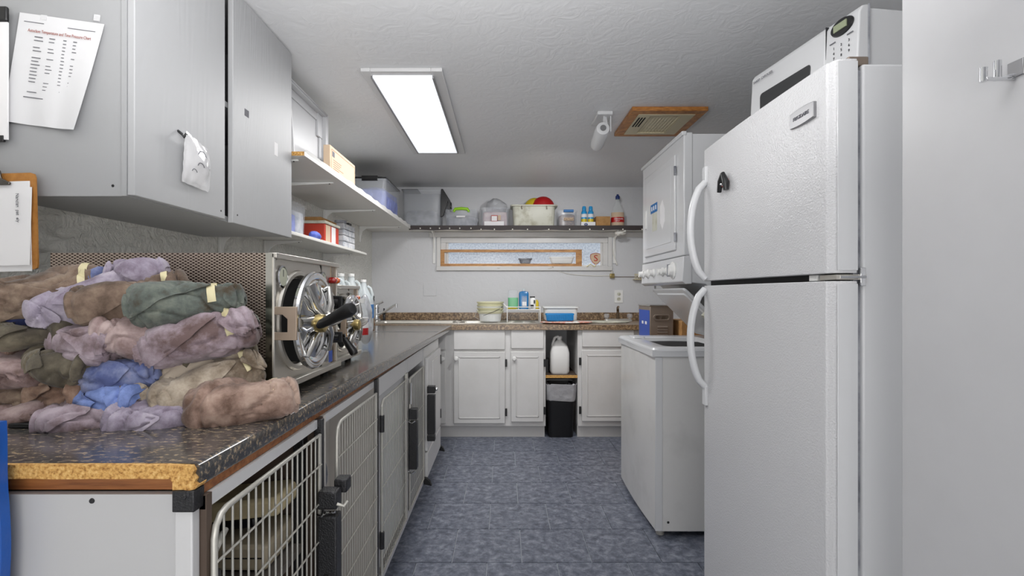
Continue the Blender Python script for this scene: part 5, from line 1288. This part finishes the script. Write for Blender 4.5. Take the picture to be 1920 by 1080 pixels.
g.f = g.f[:-2]; P(g, 'deck_surface', m_enam, t, fix=False)
P(G().lathe([(.17, -.03), (.168, -.30), (0, -.30)], ((ox0+ox1)/2, (oy0+oy1)/2, .9), 30), 'tub', m_steel, t, fix=False)
P(G().lathe([(.262, 0), (.17, -.005), (.17, -.03)], ((ox0+ox1)/2, (oy0+oy1)/2, .885), 30), 'tub_collar', m_rubber, t, fix=False)
P(G().loft([(.775, 2.90, .9125, .035, .06, .01), (.775, 2.90, .922, .032, .055, .01)]), 'dispenser_lid', m_enam, t)
g = G(); th = .016
A = Vector((1.145, 0, .93)); B = Vector((.885, 0, 1.188)); d = (B-A).normalized(); nn = Vector((-d.z, 0, d.x)); nn = -nn if nn.z < 0 else nn
Lw = (B-A).length
mxl = Matrix(((d.x, 0, nn.x, A.x), (0, 1, 0, 2.71), (d.z, 0, nn.z, A.z), (0, 0, 0, 1)))
lid = P(G().loft([(Lw/2, 0, 0, Lw/2, .262, .02), (Lw/2, 0, .012, Lw/2, .262, .02), (Lw/2, 0, .018, Lw/2-.01, .252, .02)], mx=mxl), 'lid', m_enam, t)
g = G().loft([(Lw/2, 0, -.006, Lw/2-.03, .225, .02), (Lw/2, 0, .0, Lw/2-.025, .23, .02)], mx=mxl); P(g, 'lid_inner_panel', m_glosswhite, lid)
g = G().loft([(Lw*.50, -.235, -.02, .022, .014, .006), (Lw*.50, -.235, .0, .024, .016, .006)], mx=mxl); P(g, 'lid_latch', m_cream, lid)
P(G().lathe([(.006, 0), (.005, .002), (0, .003)], n=14, mx=Matrix.Translation((.785, wy0+.003, .075)) @ Matrix.Rotation(pi/2, 4, 'X')), 'screw', m_blackm, t)
for x, y in ((.76, 2.42), (.76, 3.0), (1.4, 2.42), (1.4, 3.0)): P(G().cyl((x, y, 0), (x, y, .032), .02, n=14), 'foot', m_wire, t)
t = T('dryer', 'white stacked dryer with square door mounted above the washing machine', 'dryer', (1.18, 2.72, 1.2))
dxf = .862
poly = [(dxf+.012, 1.935), (1.485, 1.935), (1.485, .915), (1.24, .915), (1.235, .94), (.965, 1.215), (dxf+.012, 1.225)]
P(G().prism(poly, 'y', wy0+.006, wy1-.006), 'body', m_enam, t, bevel=.004)
P(box(dxf-.004, dxf+.04, wy0, wy1, 1.352, 1.94), 'front_panel', m_enam, t, bevel=.006, seg=3)
P(G().prism([(dxf-.006, 1.348), (dxf+.035, 1.348), (dxf+.035, 1.215), (dxf+.005, 1.215), (dxf-.012, 1.228)], 'y', wy0-.002, wy1+.002), 'control_panel', m_glosswhite, t, bevel=.004)
P(box(dxf-.014, dxf+.01, wy0-.004, wy1+.004, 1.925, 1.945), 'top_trim', m_enam, t, bevel=.004)
d = P(box(dxf-.014, dxf-.003, 2.47, 3.0, 1.385, 1.86), 'door', m_enam, t, bevel=.006, seg=3)
P(box(dxf-.016, dxf-.014, 2.52, 2.95, 1.43, 1.82), 'door_panel', m_glosswhite, d, bevel=.002)
P(box(dxf-.022, dxf-.013, 2.94, 2.965, 1.55, 1.66), 'door_handle', m_plast, d, bevel=.003)
for z in (1.45, 1.78): P(box(dxf-.017, dxf-.008, 2.462, 2.474, z-.022, z+.022), 'hinge', m_greyc, d)
P(box(dxf-.0175, dxf-.0155, 2.74, 2.86, 1.625, 1.675), 'sticker', m_bluetag, d, label='blue strip sticker')
for k in range(3): P(box(dxf-.0182, dxf-.0172, 2.755+k*.036, 2.772+k*.036, 1.638, 1.662), 'sticker_print', m_paperb, d)
P(box(dxf-.0172, dxf-.0155, 2.745, 2.83, 1.52, 1.62), 'sticker', m_cream, d); P(G().prism([(2.62, 1.62), (2.65, 1.67), (2.69, 1.64), (2.685, 1.55), (2.65, 1.51), (2.615, 1.55)], 'x', dxf-.0172, dxf-.0155), 'sticker', m_paperb, d)
for (y, r_, mt) in ((3.03, .024, m_plast), (2.93, .026, m_plast), (2.82, .024, m_plast), (2.66, .024, m_plast), (2.60, .02, m_plast), (2.50, .044, m_plast)):
    mk = Matrix.Translation((dxf-.009, y, 1.285)) @ Matrix.Rotation(-pi/2, 4, 'Y')
    kk = P(G().lathe([(r_, 0), (r_, .006), (r_*.75, .010), (r_*.6, .028), (0, .03)], n=24, mx=mk), 'knob', mt, t)
    P(G().box(dxf-.042, dxf-.02, y-.003, y+.003, 1.285-r_*.7, 1.285+r_*.7), 'knob_grip', m_plast if r_ < .04 else m_greyc, kk, bevel=.001)
P(G().cyl((dxf+.06, 3.03, 1.17), (dxf+.06, 3.03, 1.22), .006), 'lid_strike', m_plast, t)
# boxes behind the washer
t = T('carton', 'large brown cardboard carton standing behind the washing machine', 'carton', (1.2, 3.5, 0))
P(box(.93, 1.46, 3.14, 3.72, 0, .835), 'carton', m_card, t, bevel=.004)
t = T('ultrasonic_cleaner', 'bronze grey metal box with blue label and louvres behind the washer', 'cleaner box', (1.06, 3.5, .836))
bx0, bx1, by0, by1, bz0, bz1 = .982, 1.14, 3.34, 3.62, .837, 1.085
P(box(bx0, bx1, by0, by1, bz0, bz1), 'body', m_bronze, t, bevel=.004)
P(box(bx0-.004, bx1+.004, by0-.004, by1+.004, bz1-.002, bz1+.006), 'lid', m_steelbox, t, bevel=.002)
P(box(bx0-.0015, bx0, by0+.01, by1-.02, bz0+.02, bz1-.03), 'label', m_bluelab, t); P(box(bx0-.0025, bx0-.0015, by0+.07, by0+.11, bz0+.12, bz0+.14), 'label_print', m_paperb, t); P(box(bx0-.0025, bx0-.0015, by0+.15, by0+.19, bz0+.12, bz0+.14), 'label_print', m_paperb, t)
mo = Matrix.Translation(((bx0+bx1)/2, by0-.0, bz0+.17)) @ Matrix.Rotation(pi/2, 4, 'X')
P(G().loft([(0, 0, 0, .058, .022, .022), (0, 0, .004, .056, .020, .020), (0, 0, .004, .048, .014, .014), (0, 0, .001, .046, .012, .012)], mx=mo, seg=6), 'handle_slot', m_bronze, t); P(G().loft([(0, 0, .0015, .045, .011, .011), (0, 0, .0022, .045, .011, .011)], mx=mo, seg=6), 'slot_plate', m_steelb, t)
for k in range(4): P(G().prism([(by0, .01), (by0-.006, 0), (by0, -.002)], 'x', bx0+.05, bx1-.04, mx=Matrix.Translation((0, 0, bz0+.05+k*.018))), 'louvre', m_bronze, t)
S(box(1.18, 1.40, 3.30, 3.60, .837, .985), 'small_carton', m_card, 'small brown carton behind the raised washer lid', 'carton', bevel=.003)
S(G().lathe([(0, 0), (.02, .0), (.022, .004), (.02, .008), (0, .009)], n=20, mx=Matrix.Translation((.712-.0, 1.9, .62)) @ Matrix.Rotation(-pi/2, 4, 'Y')), 'knob_cover', m_plast, 'x', 'cover') if False else None

# ================================================================== FRIDGE
FX, FY0, FY1 = .712, 1.078, 1.80
zg0, zg1 = 1.197, 1.214
t = T('fridge', 'tall white top freezer fridge with pebbled doors and curved handles', 'fridge', (1.1, 1.43, 0))
P(box(.782, 1.45, FY0+.006, FY1-.004, .02, 1.672), 'body', m_enam, t, bevel=.006, seg=3)
P(box(.766, .783, FY0+.012, FY1-.01, .05, 1.66), 'door_gasket', m_greyc, t)
def fdoor(z0, z1, name):
    # plan outline: soft corners, slight bow
    n = 12; pts = [(.768, FY0+.001)]
    for k in range(5): a = k/4*pi/2; pts.append((FX+.030-.022*sin(a)*1.0, FY0+.022-.021*cos(a)))
    for k in range(n+1): s_ = k/n; pts.append((FX+.008-.008*sin(pi*s_)-.004, FY0+.026+(FY1-FY0-.05)*s_))
    for k in range(5): a = k/4*pi/2; pts.append((FX+.030-.022*cos(a), FY1-.022+.021*sin(a)))
    pts.append((.768, FY1-.001))
    return P(G().prism(pts, 'z', z0, z1), name, m_fridge, t, bevel=.005, seg=3)
du = fdoor(zg1, 1.681, 'upper_door'); dl = fdoor(.08, zg0, 'lower_door')
for dd_, z0, z1 in ((du, zg1, 1.681), (dl, .08, zg0)):
    P(box(FX+.012, .768, FY0-.0012, FY0+.001, z0+.006, z1-.006), 'door_edge', m_enam, dd_, bevel=.0008)
def handle(dd_, za, zb, zo, flip):
    y = FY1-.045
    x = FX-.001
    n = 14; pts = []; rs = []
    for k in range(n+1):
        s_ = k/n; z = za+(zb-za)*s_
        bow = (sin(pi*s_)**.55)
        pts.append((x-.052*bow, y+.012*0, z)); rs.append(.0125 if 0 < k < n else .012)
    g = G().tube(pts, rs, 12)
    P(g, 'handle', m_glosswhite, dd_)
    if flip: P(box(x-.006, x+.006, y-.014, y+.014, zb-.004, zb+.055), 'handle_mount', m_glosswhite, dd_, bevel=.003)
    else: P(box(x-.006, x+.006, y-.014, y+.014, za-.065, za+.004), 'handle_mount', m_glosswhite, dd_, bevel=.003)
handle(du, 1.222, 1.562, 0, True); handle(dl, .84, 1.185, 0, False)
P(box(FX+.03, .768, FY0+.02, FY1-.02, zg0-.001, zg1+.001), 'gap_gasket', m_rubber, t)
P(box(FX+.012, .79, FY0+.004, FY0+.06, zg0+.003, zg1-.003), 'hinge_plate', m_steel, t)
P(G().tube([(FX+.02, FY0+.004, 1.2055), (.785, FY0-.001, 1.2055)], .003, 8), 'hinge_arm', m_chrome, t)
P(box(.774, .786, FY0-.0005, FY0+.006, 1.186, 1.226), 'hinge_bracket', m_chrome, t, bevel=.001)
P(box(FX+.012, FX+.03, FY0+.07, FY0+.10, zg0+.002, zg1-.002), 'hinge_cap', m_plast, t)
P(box(.755, .80, FY0+.01, FY0+.055, 1.670, 1.690), 'top_hinge', m_bronze, t, bevel=.003)
# badge
c = at(1502, 217, 1.19); yb0_, yb1_ = .706/((1524-945)/931), .706/((1480-945)/931)
g = G(); n = 8; zc_ = 1.17+333/931*1.18
pl = [(yb0_+(yb1_-yb0_)*k/n, zc_+.018+.003*sin(pi*k/n)) for k in range(n+1)]+[(yb1_+(yb0_-yb1_)*k/n, zc_-.018-.003*sin(pi*k/n)) for k in range(n+1)]
P(G().prism(pl, 'x', FX-.0055, FX+.004), 'badge', m_silver, du, bevel=.0015)
t_ = text('FRIGIDAIRE', .0125, (FX-.006, (yb0_+yb1_)/2, zc_), FL, m_inkgrey, du, name='badge_lettering')
# magnet clip
c = Vector(at(1362, 341, 1.58)); xm = FX-.012
t = T('magnet_clip', 'black and red magnetic clip on the upper fridge door', 'magnet clip', (xm, c.y, c.z))
P(G().tube([(xm-.004, c.y+.026, c.z-.028), (xm-.006, c.y+.012, c.z+.004), (xm-.004, c.y, c.z+.027)], [.007, .009, .007], 10), 'jaw', m_black, t)
P(G().tube([(xm-.004, c.y-.024, c.z-.030), (xm-.005, c.y-.022, c.z-.005), (xm-.004, c.y, c.z+.027)], [.008, .011, .007], 10), 'jaw', m_black, t)
P(G().loft([(0, 0, 0, .012, .024, .01), (0, 0, .008, .008, .018, .008)], mx=Matrix.Translation((xm+.004, c.y, c.z-.004)) @ Matrix.Rotation(-pi/2, 4, 'Y')), 'body', m_redbox, t)
P(G().ball((xm-.008, c.y, c.z-.008), .005), 'rivet', m_chrome, t)
# ================================================================== MICROWAVE
ang = math.atan2(.952-.89, 1.771-1.332)
mo = Vector((.952, 1.332, 1.673)); 
t = T('microwave', 'white microwave oven with oval display on top of the fridge', 'microwave', tuple(mo), rz=ang)
# local: x = depth (away from the aisle), y = width (away from camera)
Wm, Dm, Hm = .455, .36, .277
P(box(.03, Dm, .004, Wm-.004, .012, Hm-.006), 'body', m_enam, t, local=True, bevel=.006)
g = G().prism([(.03, Hm), (.012, Hm-.004), (.002, Hm-.02), (-.004, Hm*.5), (.0, .03), (.03, .012)], 'y', 0, Wm)
P(g, 'front_frame', m_glosswhite, t, local=True, bevel=.004, seg=3)
P(box(.028, .033, -.001, .001, .012, Hm), 'side_seam', m_greyc, t, local=True)
yd = .112
d = P(G().prism([(.03, Hm+.001), (.011, Hm-.003), (.0005, Hm-.0195), (-.006, Hm*.5), (-.002, .03), (.02, .014)], 'y', yd, Wm-.001), 'door', m_glosswhite, t, local=True, bevel=.005, seg=3)
P(G().loft([(0, 0, 0, (Hm-.115)/2, (Wm-yd-.11)/2, .012), (0, 0, .003, (Hm-.115)/2-.002, (Wm-yd-.11)/2-.002, .012)], mx=Matrix.Translation((-.0042, yd+.045+(Wm-yd-.09)/2, .028+(Hm-.115)/2)) @ Matrix.Rotation(-pi/2, 4, 'Y')), 'door_window', m_micwin, d, local=True)
P(box(-.0022, .02, yd-.0012, yd-.0002, .02, Hm-.008), 'door_gap', m_ink, t, local=True)
P(G().lathe([(.0, .0075), (.036, .0055), (.039, 0)], n=36, sx=.60, sy=1, mx=Matrix.Translation((-.000, .054, Hm-.036)) @ Matrix.Rotation(-pi/2, 4, 'Y')), 'display_oval', m_black, t, local=True)
P(box(-.0095, -.0055, .032, .076, Hm-.045, Hm-.026), 'display_screen', m_lcd, t, local=True)
keys = [['1', '2', '3'], ['4', '5', '6'], ['7', '8', '9'], ['', '0', '']]
for r_, row in enumerate(keys):
    for k, s_ in enumerate(row):
        if s_: text(s_, .0105, (-.0042, .080-k*.026, Hm-.086-r_*.0145), FL, m_ink, t, name='keypad_digit', local=True)
g = G()
for y in (.085, .025): g.box(-.0042, -.0030, y-.010, y+.010, Hm-.070, Hm-.067)
for y in (.085, .025): g.box(-.0048, -.0030, y-.01, y+.01, Hm-.150, Hm-.146)
P(g, 'keypad_print', m_inkgrey, t, local=True)
text('SHARP  CAROUSEL', .012, (-.0095, Wm-.075, Hm-.038), FL, m_inkgrey, t, name='front_lettering', local=True)
for x, y in ((.06, .04), (.06, Wm-.04), (Dm-.04, .04), (Dm-.04, Wm-.04)): P(G().cyl((x, y, 0), (x, y, .013), .012, n=12), 'foot', m_black, t, local=True)
# ================================================================== COAT HOOK ON THE DOOR
hx = .745; hy = .745/((1905-945)/931); 
def hk(px, py, x): # point on the vertical plane at distance x from the axis
    y = x/((px-945)/931); return (x, y, 1.17-(py-550)/931*y)
t = T('coat_hook', 'small silver double coat hook on the open white door', 'coat hook', (hx, .72, 1.49))
z_ = 1.492
P(box(.7425, .745, .710, .733, z_-.008, z_+.016), 'back_plate', m_silver, t, bevel=.001)
g = G().box(.702, .744, .7215, .7285, z_-.011, z_-.007); g.tube([(.744, .7235, z_-.004), (.722, .7265, z_-.008)], .003, 8)
P(g, 'arm', m_chrome, t, bevel=.0008)
P(G().cyl((.722, .7265, z_-.010), (.722, .7265, z_+.018), .0048, n=16), 'prong', m_chrome, t); P(G().cyl((.702, .727, z_-.012), (.702, .727, z_+.008), .0048, n=16), 'prong', m_chrome, t)
